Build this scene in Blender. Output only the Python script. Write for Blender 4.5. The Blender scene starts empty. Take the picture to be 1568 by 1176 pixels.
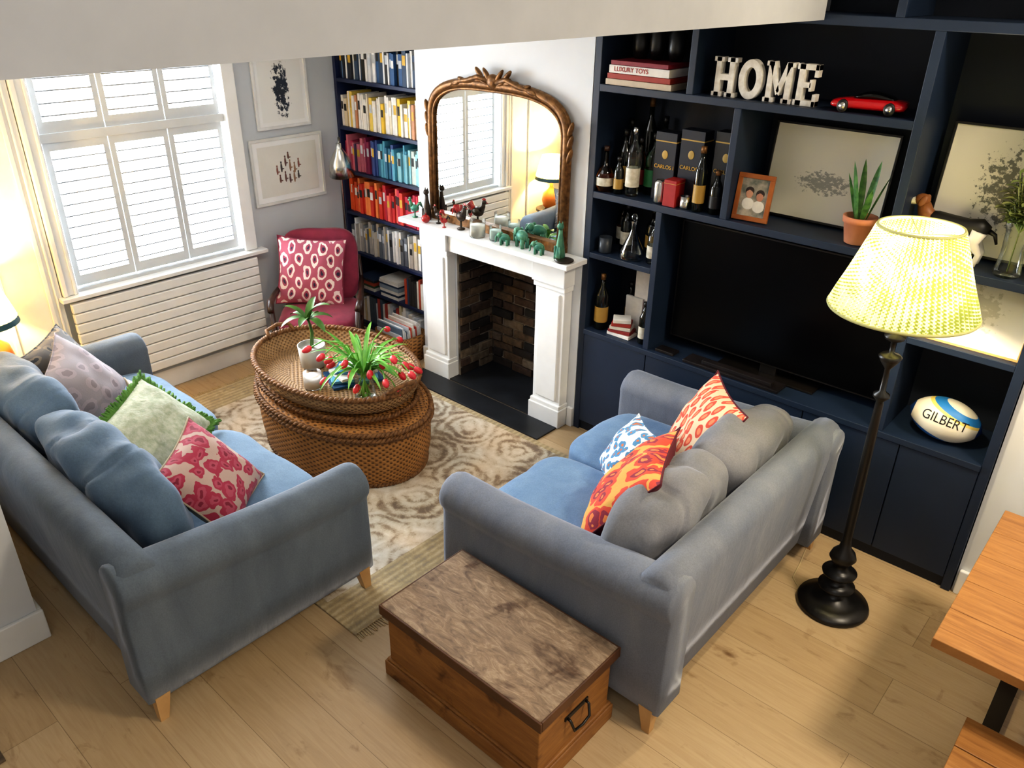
import bpy, math, random, bmesh
from mathutils import Vector, Matrix, noise, Euler
random.seed(7)
S=bpy.context.scene
COL=S.collection
pi=math.pi
def hx(s,a=1.0):
    s=s.lstrip('#'); r=[]
    if len(s)==3: s=''.join(ch*2 for ch in s)
    for i in (0,2,4):
        c=int(s[i:i+2],16)/255.0
        r.append(c/12.92 if c<=0.04045 else ((c+0.055)/1.055)**2.4)
    return (r[0],r[1],r[2],a)
c_=hx
# ------------------------------------------------------------ materials
def newmat(name):
    m=bpy.data.materials.new(name); m.use_nodes=True
    nt=m.node_tree; b=nt.nodes['Principled BSDF']
    return m,nt,b
def N(nt,t,**k):
    n=nt.nodes.new(t)
    for a,v in k.items(): setattr(n,a,v)
    return n
def setp(b,**k):
    for a,v in k.items():
        if a in b.inputs: b.inputs[a].default_value=v
def ramp(nt,src,stops,interp='LINEAR'):
    r=N(nt,'ShaderNodeValToRGB'); cr=r.color_ramp; cr.interpolation=interp
    while len(cr.elements)>1: cr.elements.remove(cr.elements[-1])
    cr.elements[0].position=stops[0][0]; cr.elements[0].color=stops[0][1]
    for p,c in stops[1:]:
        e=cr.elements.new(p); e.color=c
    nt.links.new(src,r.inputs[0]); return r.outputs[0]
def coords(nt,kind='Object',scale=(1,1,1),rot=(0,0,0),loc=(0,0,0)):
    t=N(nt,'ShaderNodeTexCoord'); m=N(nt,'ShaderNodeMapping')
    m.inputs['Scale'].default_value=scale; m.inputs['Rotation'].default_value=rot; m.inputs['Location'].default_value=loc
    nt.links.new(t.outputs[kind],m.inputs[0]); return m.outputs[0]
def noi(nt,vec,scale=5,detail=4,rough=.55,dist=0):
    n=N(nt,'ShaderNodeTexNoise'); n.inputs['Scale'].default_value=scale; n.inputs['Detail'].default_value=detail
    n.inputs['Roughness'].default_value=rough; n.inputs['Distortion'].default_value=dist
    if vec: nt.links.new(vec,n.inputs['Vector'])
    return n.outputs[0]
def warp(nt,v,scale,amt):
    nn=N(nt,'ShaderNodeTexNoise'); nn.inputs['Scale'].default_value=scale; nt.links.new(v,nn.inputs['Vector'])
    mx=N(nt,'ShaderNodeVectorMath',operation='MULTIPLY_ADD'); nt.links.new(nn.outputs['Color'],mx.inputs[0])
    mx.inputs[1].default_value=(amt,)*3; nt.links.new(v,mx.inputs[2]); return mx.outputs[0]
def bump(nt,b,h,st=.2,d=.01):
    n=N(nt,'ShaderNodeBump'); n.inputs['Strength'].default_value=st; n.inputs['Distance'].default_value=d
    nt.links.new(h,n.inputs['Height']); nt.links.new(n.outputs[0],b.inputs['Normal'])
def math_(nt,op,a,b=None,c=None):
    n=N(nt,'ShaderNodeMath',operation=op)
    for i,x in enumerate((a,b,c)):
        if x is None: continue
        if isinstance(x,(int,float)): n.inputs[i].default_value=x
        else: nt.links.new(x,n.inputs[i])
    return n.outputs[0]
def mixc(nt,f,a,b,mode='MIX'):
    n=N(nt,'ShaderNodeMix',data_type='RGBA',blend_type=mode)
    for i,x in ((0,f),(6,a),(7,b)):
        if isinstance(x,(int,float)): n.inputs[i].default_value=x
        elif isinstance(x,tuple): n.inputs[i].default_value=x
        else: nt.links.new(x,n.inputs[i])
    return n.outputs[2]
def P(name,c,rough=.5,metal=0,c2=None,ns=6,nstretch=(1,1,1),bs=0,bst=.2,sheen=0,**k):
    m,nt,b=newmat(name); c=hx(c) if isinstance(c,str) else c
    setp(b,**{'Base Color':c,'Roughness':rough,'Metallic':metal})
    if sheen: setp(b,**{'Sheen Weight':sheen,'Sheen Roughness':.4})
    if c2 is None: c2=tuple(x*.85 for x in c[:3])+(1,)
    else: c2=hx(c2) if isinstance(c2,str) else c2
    v=coords(nt,'Object',nstretch)
    o=ramp(nt,noi(nt,v,ns),[(.35,c),(.65,c2)])
    nt.links.new(o,b.inputs['Base Color'])
    if bs: bump(nt,b,noi(nt,coords(nt),bs,3),bst,.005)
    for a,vv in k.items(): setp(b,**{a.replace('_',' '):vv})
    return m
def EM(name,c,s):
    m,nt,b=newmat(name); setp(b,**{'Base Color':hx(c),'Emission Color':hx(c),'Emission Strength':s}); return m
def COLM(name,rough=.6,var=.15):
    m,nt,b=newmat(name); a=N(nt,'ShaderNodeAttribute',attribute_name='Col')
    v=ramp(nt,noi(nt,coords(nt),25,3),[(.3,(1-var,)*3+(1,)),(.7,(1,1,1,1))])
    nt.links.new(mixc(nt,1.0,a.outputs[0],v,'MULTIPLY'),b.inputs['Base Color']); setp(b,Roughness=rough); return m
def GLASS(name,c='#ffffff',rough=.02):
    m,nt,b=newmat(name); setp(b,**{'Base Color':hx(c),'Roughness':rough,'Transmission Weight':1.0,'IOR':1.45}); return m
def THIN(name,c=(.93,.96,.95,1)):
    m,nt,b=newmat(name); nt.nodes.remove(b); out=nt.nodes['Material Output']
    t=N(nt,'ShaderNodeBsdfTransparent'); t.inputs[0].default_value=c
    g=N(nt,'ShaderNodeBsdfGlossy'); g.inputs['Roughness'].default_value=.03
    lw=N(nt,'ShaderNodeLayerWeight'); lw.inputs[0].default_value=.35
    mx=N(nt,'ShaderNodeMixShader'); nt.links.new(math_(nt,'MULTIPLY',lw.outputs['Fresnel'],.8),mx.inputs[0])
    nt.links.new(t.outputs[0],mx.inputs[1]); nt.links.new(g.outputs[0],mx.inputs[2]); nt.links.new(mx.outputs[0],out.inputs[0]); return m
def VEL(name,c,c2):
    m,nt,b=newmat(name)
    n1=noi(nt,coords(nt,'Object',(1,1,.35)),5,5,.6,.4); 
    o=ramp(nt,n1,[(.3,hx(c)),(.7,hx(c2))])
    f=ramp(nt,noi(nt,coords(nt),160,2),[(.3,(.82,.82,.82,1)),(.7,(1,1,1,1))])
    nt.links.new(mixc(nt,1.0,o,f,'MULTIPLY'),b.inputs['Base Color'])
    setp(b,**{'Roughness':.85,'Sheen Weight':.3,'Sheen Roughness':.35,'Sheen Tint':(.8,.85,1,1)})
    bump(nt,b,noi(nt,coords(nt,'Object',(1,1,.4)),11,4),.4,.014); return m
def PAT(name,bg,fg,fg2,scale=10,rand=.9,st=(1,1,1),t1=.18,t2=.36,dist=.6,rot=0,in_=None):
    m,nt,b=newmat(name); v=coords(nt,'Object',st,(0,0,rot))
    w=warp(nt,v,14,dist*.1)
    vo=N(nt,'ShaderNodeTexVoronoi',voronoi_dimensions='2D'); vo.inputs['Scale'].default_value=scale
    vo.inputs['Randomness'].default_value=rand
    nt.links.new(w,vo.inputs['Vector'])
    stops=[(0,hx(fg2)),(t1,hx(fg)),(t2,hx(bg))]
    if in_: stops=[(0,hx(in_)),(t1*.45,hx(fg2)),(t1,hx(fg)),(t2,hx(bg))]
    o=ramp(nt,vo.outputs['Distance'],stops,'CONSTANT')
    nt.links.new(o,b.inputs['Base Color']); setp(b,Roughness=.85,**{'Sheen Weight':.1})
    bump(nt,b,noi(nt,coords(nt),120,2),.3,.003); return m
def WICK(name,c1,c2,su=.05,sv=.034):
    m,nt,b=newmat(name); t=N(nt,'ShaderNodeUVMap'); s=N(nt,'ShaderNodeSeparateXYZ'); nt.links.new(t.outputs[0],s.inputs[0])
    a=math_(nt,'SINE',math_(nt,'MULTIPLY',s.outputs[0],2*pi/su)); bb=math_(nt,'SINE',math_(nt,'MULTIPLY',s.outputs[1],2*pi/sv))
    p=math_(nt,'MULTIPLY',a,bb); q=math_(nt,'MULTIPLY_ADD',p,.5,.5)
    o=ramp(nt,q,[(.12,hx(c2)),(.5,hx(c1))])
    v=ramp(nt,noi(nt,coords(nt),7,4),[(.3,(.7,.66,.6,1)),(.7,(1.0,1,1,1))])
    nt.links.new(mixc(nt,1.0,o,v,'MULTIPLY'),b.inputs['Base Color']); setp(b,Roughness=.75); bump(nt,b,q,.8,.008); return m
def PRINT(name,c=(.5,.5),r=(.3,.2),ns=25,th=.5,ink='#333333',paper='#efebe0',st=(1,1,1),fo=.5):
    m,nt,b=newmat(name); t=N(nt,'ShaderNodeUVMap'); s=N(nt,'ShaderNodeSeparateXYZ'); nt.links.new(t.outputs[0],s.inputs[0])
    dx=math_(nt,'DIVIDE',math_(nt,'SUBTRACT',s.outputs[0],c[0]),r[0]); dy=math_(nt,'DIVIDE',math_(nt,'SUBTRACT',s.outputs[1],c[1]),r[1])
    d=math_(nt,'ADD',math_(nt,'MULTIPLY',dx,dx),math_(nt,'MULTIPLY',dy,dy))
    mp=N(nt,'ShaderNodeMapping'); mp.inputs['Scale'].default_value=st; nt.links.new(t.outputs[0],mp.inputs[0])
    n=noi(nt,mp.outputs[0],ns,5,.7)
    val=math_(nt,'SUBTRACT',n,math_(nt,'MULTIPLY',d,fo*.3))
    o=ramp(nt,val,[(th-.04,hx(paper)),(th+.02,hx(ink))])
    nt.links.new(o,b.inputs['Base Color']); setp(b,Roughness=.5); return m

# ------------------------------------------------------------ mesh builder
def TM(loc=(0,0,0),rot=(0,0,0),sc=(1,1,1)):
    return Matrix.Translation(loc)@Euler(rot).to_matrix().to_4x4()@Matrix.Diagonal((*sc,1))
def FR(loc,n,up,roll=0):
    n=Vector(n).normalized(); up=Vector(up); r=up.cross(n).normalized(); u=n.cross(r).normalized()
    M=Matrix((r,u,n)).transposed().to_4x4()
    return Matrix.Translation(loc)@M@Matrix.Rotation(roll,4,'Z')
class MB:
    def __init__(s): s.v=[];s.f=[];s.m=[];s.s=[];s.c=[];s.uv=[]
    def add(s,vs,fs,mi=0,sm=False,col=(1,1,1),uvs=None,M=None):
        o=len(s.v)
        for p in vs:
            p=Vector(p)
            if M is not None: p=M@p
            s.v.append(p); s.c.append((*col[:3],1))
        for i,f in enumerate(fs):
            s.f.append([o+k for k in f]); s.m.append(mi); s.s.append(sm)
            s.uv.append(uvs[i] if uvs else [(0,0)]*len(f))
        return s
    def box(s,x0,x1,y0,y1,z0,z1,mi=0,col=(1,1,1),M=None,sm=False):
        vs=[(x0,y0,z0),(x1,y0,z0),(x1,y1,z0),(x0,y1,z0),(x0,y0,z1),(x1,y0,z1),(x1,y1,z1),(x0,y1,z1)]
        fs=[(0,3,2,1),(4,5,6,7),(0,1,5,4),(1,2,6,5),(2,3,7,6),(3,0,4,7)]
        return s.add(vs,fs,mi,sm,col,[[(0,0),(1,0),(1,1),(0,1)]]*6,M)
    def loft(s,rings,mi=0,sm=True,col=(1,1,1),cap0=True,cap1=True,U=1,V=1,M=None,closed=True):
        n=len(rings[0]); vs=[p for r in rings for p in r]; fs=[];uv=[]
        for i in range(len(rings)-1):
            for j in range(n if closed else n-1):
                k=(j+1)%n
                fs.append((i*n+j,i*n+k,(i+1)*n+k,(i+1)*n+j))
                u0=j/n*U;u1=(j+1)/n*U;v0=i/(len(rings)-1)*V;v1=(i+1)/(len(rings)-1)*V
                uv.append([(u0,v0),(u1,v0),(u1,v1),(u0,v1)])
        if closed and cap0: fs.append(tuple(range(n-1,-1,-1))); uv.append([(p[0],p[1]) for p in rings[0]][::-1])
        if closed and cap1: o=(len(rings)-1)*n; fs.append(tuple(o+j for j in range(n))); uv.append([(p[0],p[1]) for p in rings[-1]])
        return s.add(vs,fs,mi,sm,col,uv,M)
    def lathe(s,prof,n=24,mi=0,col=(1,1,1),M=None,sm=True,cap0=True,cap1=True,rip=0,ripn=0):
        rings=[]
        for r,z in prof:
            rings.append([Vector(((r+(rip*math.cos(ripn*2*pi*j/n) if ripn else 0))*math.cos(2*pi*j/n),(r+(rip*math.cos(ripn*2*pi*j/n) if ripn else 0))*math.sin(2*pi*j/n),z)) for j in range(n)])
        return s.loft(rings,mi,sm,col,cap0,cap1,1,1,M)
    def ell(s,c,r,mi=0,col=(1,1,1),M=None,n=16,rot=(0,0,0)):
        prof=[(math.sin(pi*i/(n//2)),-math.cos(pi*i/(n//2))) for i in range(n//2+1)]
        prof[0]=(.02,-1);prof[-1]=(.02,1)
        MM=TM(c,rot,r)
        if M is not None: MM=M@MM
        return s.lathe(prof,n,mi,col,MM)
    def tube(s,pts,rad,n=8,mi=0,col=(1,1,1),M=None,closed=False):
        pts=[Vector(p) for p in pts]; rings=[]; m=len(pts)
        if isinstance(rad,(int,float)): rad=[rad]*m
        up=None
        for i,p in enumerate(pts):
            if closed: t=(pts[(i+1)%m]-pts[i-1])
            else: t=pts[min(i+1,m-1)]-pts[max(i-1,0)]
            if t.length<1e-9: t=Vector((0,0,1))
            t.normalize()
            if up is None: up=Vector((0,0,1)) if abs(t.z)<.9 else Vector((1,0,0))
            a=t.cross(up)
            if a.length<1e-4: a=t.cross(Vector((.3,1,.2)))
            a.normalize(); b=a.cross(t).normalized(); up=b
            rings.append([p+rad[i]*(a*math.cos(2*pi*j/n)+b*math.sin(2*pi*j/n)) for j in range(n)])
        if closed: rings.append(rings[0])
        return s.loft(rings,mi,True,col,not closed,not closed,1,1,M)
    def prism(s,poly,d,mi=0,col=(1,1,1),M=None):
        n=len(poly); vs=[(x,0,z) for x,z in poly]+[(x,d,z) for x,z in poly]
        fs=[tuple(range(n)),tuple(range(2*n-1,n-1,-1))]+[(i,(i+1)%n,n+(i+1)%n,n+i) for i in range(n)]
        return s.add(vs,fs,mi,False,col,None,M)
    def quad(s,pts,mi=0,col=(1,1,1),M=None):
        return s.add(pts,[(0,1,2,3)],mi,False,col,[[(0,0),(1,0),(1,1),(0,1)]],M)
    def build(s,name,mats,parent=None,bev=0,sub=0,seg=2,loc=None,M=None,recalc=True):
        me=bpy.data.meshes.new(name); me.from_pydata([tuple(p) for p in s.v],[],s.f)
        if not isinstance(mats,(list,tuple)): mats=[mats]
        for m in mats: me.materials.append(m)
        me.polygons.foreach_set('material_index',s.m); me.polygons.foreach_set('use_smooth',s.s)
        uv=me.uv_layers.new(name='UVMap'); k=0
        for fu in s.uv:
            for q in fu: uv.data[k].uv=q; k+=1
        ca=me.color_attributes.new('Col','FLOAT_COLOR','POINT')
        for i,c in enumerate(s.c): ca.data[i].color=c
        if recalc:
            bm=bmesh.new(); bm.from_mesh(me); bmesh.ops.recalc_face_normals(bm,faces=bm.faces); bm.to_mesh(me); bm.free()
        me.update()
        o=bpy.data.objects.new(name,me); COL.objects.link(o)
        if parent: o.parent=parent
        if loc is not None: o.location=loc
        if M is not None: o.matrix_local=M
        if bev:
            b=o.modifiers.new('bevel','BEVEL'); b.width=bev; b.segments=seg; b.limit_method='ANGLE'; b.angle_limit=.6
        if sub:
            b=o.modifiers.new('sub','SUBSURF'); b.levels=sub; b.render_levels=sub
        return o
def E(name,loc=(0,0,0),rz=0):
    e=bpy.data.objects.new(name,None); e.empty_display_size=.1; COL.objects.link(e); e.location=loc; e.rotation_euler=(0,0,rz); return e
def puff(mb,w,d,h,p=4,n=14,wr=.012,mi=0,M=None,seed=0,crease=0):
    vs=[];fs=[];idx={}
    def key(q): return (round(q[0],5),round(q[1],5),round(q[2],5))
    for ax in range(3):
        for sg in (-1,1):
            g=[]
            for i in range(n+1):
                row=[]
                for j in range(n+1):
                    a=-1+2*i/n;b=-1+2*j/n; q=[0,0,0]; q[ax]=sg;q[(ax+1)%3]=a;q[(ax+2)%3]=b
                    k=key(q)
                    if k not in idx:
                        nn=(abs(q[0])**p+abs(q[1])**p+abs(q[2])**p)**(1/p)
                        pt=Vector((q[0]/nn*w/2,q[1]/nn*d/2,q[2]/nn*h/2))
                        f=noise.noise(pt*6+Vector((seed,seed*2,0)))*wr+abs(noise.noise(pt*3.1+Vector((0,seed,5))))*wr
                        if crease:
                            for cxx,wd,aa in ((-.23,.012,1),(.10,.014,1.2),(.30,.010,.7)):
                                mod=.5+.5*math.sin(pt.z*9+seed*3+cxx*20)
                                f-=crease*aa*mod*math.exp(-((pt.x-cxx*w-.45*pt.z-.05*math.sin(pt.z*12+seed))/wd)**2)
                        pt+=Vector((pt.x*.3,pt.y,pt.z)).normalized()*f
                        idx[k]=len(vs); vs.append(pt)
                    row.append(idx[k])
                g.append(row)
            for i in range(n):
                for j in range(n):
                    fs.append((g[i][j],g[i+1][j],g[i+1][j+1],g[i][j+1]))
    mb.add(vs,fs,mi,True,(1,1,1),None,M); return mb
def pillow(name,w,h,t,M,mat,mat2=None,fringe=None,seed=1):
    mb=MB(); n=18
    for sg in (-1,1):
        vs=[];fs=[]
        for i in range(n+1):
            for j in range(n+1):
                u=-1+2*i/n; v=-1+2*j/n
                x=w/2*u*(1-.09*(1-v*v)*abs(u)); y=h/2*v*(1-.09*(1-u*u)*abs(v))
                z=t/2*((1-abs(u)**2.6)**.6)*((1-abs(v)**2.6)**.6)
                z+=noise.noise(Vector((x*9+seed,y*9,seed)))*.02*(1-u**4)*(1-v**4)
                vs.append((x,y,sg*z))
        for i in range(n):
            for j in range(n):
                a=i*(n+1)+j; fs.append((a,a+n+1,a+n+2,a+1))
        mb.add(vs,fs,0 if sg>0 else 1,True)
    edge=[]
    for k in range(4*n):
        s,q=divmod(k,n); f=-1+2*q/n
        u,v=[(f,-1),(1,f),(-f,1),(-1,-f)][s]
        edge.append((w/2*u*(1-.09*(1-v*v)*abs(u)),h/2*v*(1-.09*(1-u*u)*abs(v)),0))
    if fringe:
        rr=random.Random(seed)
        for i in range(len(edge)):
            for q in range(6):
                a=Vector(edge[i]); b=Vector(edge[(i+1)%len(edge)]); p=a.lerp(b,q/6)
                d=Vector((p.x,p.y,0)).normalized()*.036+Vector((rr.uniform(-.01,.01),rr.uniform(-.01,.01),rr.uniform(-.02,.02)))
                mb.tube([p-d*.4,p+d*.5,p+d],[.009,.009,.006],4,2)
    else: mb.tube(edge,.005,6,2,closed=True)
    return mb.build(name,[mat,mat2 or mat,fringe or mat2 or mat],M=M)

# ------------------------------------------------------------ shared materials
WHITE=P('wall_paint','#dddfe1',.8,c2='#d7d9db',ns=2)
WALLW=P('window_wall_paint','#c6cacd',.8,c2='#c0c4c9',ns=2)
TRIM=P('white_gloss_trim','#eeeeec',.35,c2='#e8e8e6')
NAVY=P('navy_paint','#1b2a40',.5,c2='#18263a',ns=3)
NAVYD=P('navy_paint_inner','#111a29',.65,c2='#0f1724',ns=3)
NAVYB=P('bookcase_navy','#14234a',.45,c2='#111e40',ns=3)
BLACK=P('black_gloss','#050505',.15)
SCREEN=P('tv_screen','#020203',.28,c2='#020203',Specular_IOR_Level=.2)
BLKM=P('black_satin','#0f0e0d',.35,c2='#181411')
CM=COLM('coloured_bits',.55)
WOODD=P('dark_wood','#3a2116',.35,c2='#2a1710',ns=8,nstretch=(1,1,.2))
CHROME=P('brushed_chrome','#c8c8c4',.22,1)
GOLD=P('antique_gilt','#8a6238',.42,.55,c2='#5a3c20',ns=30,bs=60,bst=.4)
CLEAR=THIN('clear_glass')
def floor_mat():
    m,nt,b=newmat('oak_boards'); v=coords(nt,'Object',(1,1,1),(0,0,0),(.4,.05,0))
    br=N(nt,'ShaderNodeTexBrick'); br.offset=.37; nt.links.new(v,br.inputs['Vector'])
    br.inputs['Color1'].default_value=hx('#bfa784'); br.inputs['Color2'].default_value=hx('#b19772'); br.inputs['Mortar'].default_value=hx('#8a7454')
    for k,x in (('Scale',1),('Mortar Size',.0016),('Mortar Smooth',.3),('Brick Width',2.6),('Row Height',.27),('Bias',-.1)): br.inputs[k].default_value=x
    g=ramp(nt,noi(nt,coords(nt,'Object',(.6,9,1)),5,7,.65,1.2),[(.25,(.86,.82,.77,1)),(.6,(1,1,1,1)),(.85,(1.05,1.04,1,1))])
    k=ramp(nt,noi(nt,coords(nt,'Object',(1.4,3.2,1)),2.6,5,.65,.9),[(.27,(.64,.56,.47,1)),(.41,(1,1,1,1))])
    kn=N(nt,'ShaderNodeTexVoronoi'); kn.inputs['Scale'].default_value=1.5; nt.links.new(coords(nt,'Object',(1,2.2,1)),kn.inputs['Vector'])
    kk=ramp(nt,kn.outputs['Distance'],[(.02,(.45,.35,.27,1)),(.06,(1,1,1,1))])
    o=mixc(nt,1.0,br.outputs[0],g,'MULTIPLY'); o=mixc(nt,1.0,o,k,'MULTIPLY'); o=mixc(nt,1.0,o,kk,'MULTIPLY')
    nt.links.new(o,b.inputs['Base Color']); setp(b,Roughness=.45)
    bump(nt,b,math_(nt,'SUBTRACT',1.0,br.outputs['Fac']),.2,.002); return m
FLOORM=floor_mat()
# ------------------------------------------------------------ room shell
def wbox(name,mat,*b,bev=0):
    return MB().box(*b).build(name,mat,bev=bev)
XW=-5.57; CZ=2.72
wbox('floor',FLOORM,-5.95,2.7,-2.1,4.6,-.1,0)
mb=MB(); 
WY0,WY1,WZ0,WZ1=1.84,3.12,.93,2.5
mb.box(XW-.3,XW,-2.1,WY0,0,CZ+.3).box(XW-.3,XW,WY1,4.6,0,CZ+.3).box(XW-.3,XW,WY0,WY1,0,WZ0).box(XW-.3,XW,WY0,WY1,WZ1,CZ+.3)
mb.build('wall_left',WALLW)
wbox('wall_partition',WHITE,XW,-3.55,-2.0,.65,0,CZ)
wbox('wall_back',WHITE,XW,-.38,4.42,4.6,0,4.3)
wbox('wall_back_right',WHITE,-.38,2.7,4.03,4.6,0,4.3)
wbox('wall_right',WHITE,2.5,2.7,-2.1,4.03,0,4.3)
wbox('wall_front',WHITE,XW,2.5,-2.1,-2.0,0,4.3)
mb=MB(); mb.box(-4.47,-4.08,4.0,4.42,0,CZ).box(-3.25,-2.92,4.0,4.42,0,CZ).box(-4.08,-3.25,4.0,4.42,1.06,CZ)
wcb=mb.build('wall_chimney_breast',WHITE)
wbox('ceiling',WHITE,XW-.3,-1.76,-2.0,4.42,CZ,CZ+.3)
wbox('wall_upper',P('upper_wall_paint','#b4b6bb',.8,c2='#afb1b6'),-1.755,-1.61,-1.99,3.985,CZ,4.29)
wbox('ceiling_upper',WHITE,-1.75,2.7,-2.1,4.6,4.3,4.4)
wbox('baseboard_left',TRIM,XW,XW+.022,.675,4.1,0,.15,bev=.006)
mb=MB(); mb.box(-3.55,-3.528,-2,.672,0,.17).box(XW,-3.55,.65,.672,0,.17); mb.build('baseboard_partition',TRIM,bev=.006)
wbox('baseboard_right',TRIM,-.37,2.5,4.005,4.03,0,.15,bev=.006)
mb=MB(); mb.box(-2.965,-2.92,3.975,4.0,0,.15).box(-4.47,-4.365,3.975,4.0,0,.15); mb.build('baseboard_chimney',TRIM,bev=.006)
# ------------------------------------------------------------ window
w=E('window_1',(XW,0,0))
mb=MB()
a=.1
mb.box(0,.035,WY0-a,WY0,WZ0-.02,WZ1+a).box(0,.035,WY1,WY1+a,WZ0-.02,WZ1+a).box(0,.035,WY0,WY1,WZ1,WZ1+a)
mb.box(.035,.05,WY0-a,WY0-a+.03,WZ0-.02,WZ1+a).box(.035,.045,WY0-.03,WY0-.01,WZ0-.02,WZ1)
mb.box(-.02,.09,WY0-a-.03,WY1+a+.06,WZ0-.05,WZ0-.021)
# panelled shutter box beside the window, running down to the skirting
mb.box(0,.022,WY0-.46,WY0-.105,.15,WZ1+a).box(.022,.04,WY0-.46,WY0-.43,.15,WZ1+a).box(.022,.036,WY0-.20,WY0-.17,.15,WZ1+a).box(.022,.034,WY0-.15,WY0-.135,.15,WZ1+a)
mb.build('architrave',TRIM,w,bev=.006)
mb=MB()
pw=(WY1-WY0-.04)/3
for i in range(3):
    y0=WY0+.02+i*pw; y1=y0+pw
    for (z0,z1) in ((WZ0+.01,1.885),(1.945,WZ1-.02)):
        st=.038
        mb.box(-.062,-.03,y0+.003,y0+st,z0,z1).box(-.062,-.03,y1-st,y1-.003,z0,z1)
        mb.box(-.062,-.03,y0+st,y1-st,z0,z0+.07).box(-.062,-.03,y0+st,y1-st,z1-.05,z1)
        zz=z0+.11
        while zz<z1-.06:
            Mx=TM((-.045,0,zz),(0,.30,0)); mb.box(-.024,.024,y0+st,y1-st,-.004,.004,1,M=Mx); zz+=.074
mb.box(-.07,-.02,WY0+.002,WY1-.002,1.887,1.943)
mb.build('shutters',[P('shutter_paint','#cfd2d4',.5,c2='#c8ccce'),P('louvre_shade_tone','#8f9498',.6,c2='#898e93')],w)  # blade grey has shade put into its colour, so slats show against daylight
mb=MB()
mb.box(-.25,-.2,WY0,WY1,1.7,1.74)
mb.build('sash',TRIM,w)
# ------------------------------------------------------------ radiator
r=E('radiator',(XW,0,0)); mb=MB()
for i in range(9):
    z=.2+i*.074; mb.box(.045,.085,1.76,3.18,z,z+.068)
mb.build('panels',TRIM,r,bev=.008); mb=MB()
for y in (1.9,3.05): mb.box(0.002,.05,y,y+.04,.25,.82)
mb.tube([(.06,3.2,.22),(.06,3.22,.15),(.06,3.22,0.0)],.01,8); mb.build('brackets',TRIM,r)
# ------------------------------------------------------------ fireplace
fp=E('fireplace',(0,0,0))
mb=MB()
for x0,x1 in ((-4.36,-4.08),(-3.25,-2.97)):
    mb.box(x0+.015,x1-.015,3.915,3.997,.15,1.03)
    mb.box(x0+.05,x1-.05,3.9,3.92,.2,1.0)
    mb.box(x0,x1,3.885,3.999,0,.14).box(x0+.008,x1-.008,3.895,3.998,.14,.17)
    mb.box(x0+.005,x1-.005,3.9,3.998,1.02,1.06).box(x0,x1,3.885,3.999,1.06,1.195)
mb.box(-4.08,-3.25,3.91,3.998,1.06,1.195)
mb.box(-4.39,-2.94,3.86,3.999,1.195,1.215).box(-4.41,-2.93,3.82,3.999,1.215,1.235)
mb.box(-4.46,-2.87,3.77,3.985,1.235,1.27)
mb.build('surround',TRIM,fp,bev=.005)
mb=MB(); BR=random.Random(3)
cols=[hx(c) for c in ('#3f3129','#4c392f','#2d2420','#5c4837','#231e1b','#665648','#68533f','#7a6a57')]
def bricks(mb,ax,c,a0,a1,z0,z1):
    z=z0;row=0
    while z<z1:
        a=a0-(row%2)*.11
        while a<a1:
            p0=max(a,a0)+.004;p1=min(a+.215,a1)-.004
            if p1-p0>.02:
                j=BR.uniform(-.014,.012); cc=BR.choice(cols)
                if ax=='x': mb.box(c-.02,c+.014+j,p0,p1,z,min(z+.062,z1),0,cc)
                elif ax=='-x': mb.box(c-.014-j,c+.02,p0,p1,z,min(z+.062,z1),0,cc)
                else: mb.box(p0,p1,c-.014-j,c+.02,z,min(z+.062,z1),0,cc)
            a+=.222
        z+=.072;row+=1
bricks(mb,'x',-4.06,4.0,4.37,.012,1.06); bricks(mb,'-x',-3.27,4.0,4.37,.012,1.06); bricks(mb,'y',4.37,-4.05,-3.28,.012,1.06)
BRM=COLM('sooty_brick',.9,.6)
mb.build('bricks',BRM,wcb,bev=.006)
mb=MB(); mb.box(-4.08,-4.062,4.0,4.42,.01,1.06).box(-3.268,-3.25,4.0,4.42,.01,1.06).box(-4.08,-3.25,4.38,4.42,.01,1.06)
mb.build('mortar',P('mortar','#9a9082',.95,c2='#3a332c',ns=6),wcb)
SLATE=P('slate','#14161a',.5,c2='#202328',ns=5)
MB().box(-4.08,-3.25,3.90,4.38,0,.012).build('firebox_floor',SLATE,wcb)
mb=MB(); mb.box(-4.4,-2.98,3.67,3.884,.0,.012)
mb.build('hearth',SLATE,fp,bev=.002)
# mirror
mi=E('overmantel_mirror',(-3.66,3.955,1.272))
def arch(hw,h0,hh,n=28):
    pts=[]
    for i in range(n+1):
        a=pi*i/n; c=math.cos(a); s_=math.sin(a)
        pts.append((hw*math.copysign(abs(c)**.62,c),h0+hh*s_**.72))
    return pts
ap=arch(.58,.68,.27); gl=[(.58,.05)]+ap+[(-.58,.05)]
MB().add([(x,0,z) for x,z in gl],[tuple(range(len(gl)))]).build('glass',P('mirror_silver','#f2f4f2',.01,1,c2='#f2f4f2'),mi)
mb=MB(); ap=arch(.605,.7,.275); path=[(.605,0,.04)]+[(x,0,z) for x,z in ap]+[(-.605,0,.04)]
mb.tube(path,.03,12); ap=arch(.575,.69,.25); mb.tube([(.575,-.012,.05)]+[(x,-.012,z) for x,z in ap]+[(-.575,-.012,.05)],.01,8)
mb.box(-.625,.625,-.03,.03,0,.06)
ap=arch(.63,.7,.29); mb.tube([(.63,0,.04)]+[(x,0,z) for x,z in ap]+[(-.63,0,.04)],.012,8)
mb.ell((0,-.02,1.0),(.05,.03,.045))
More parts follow.
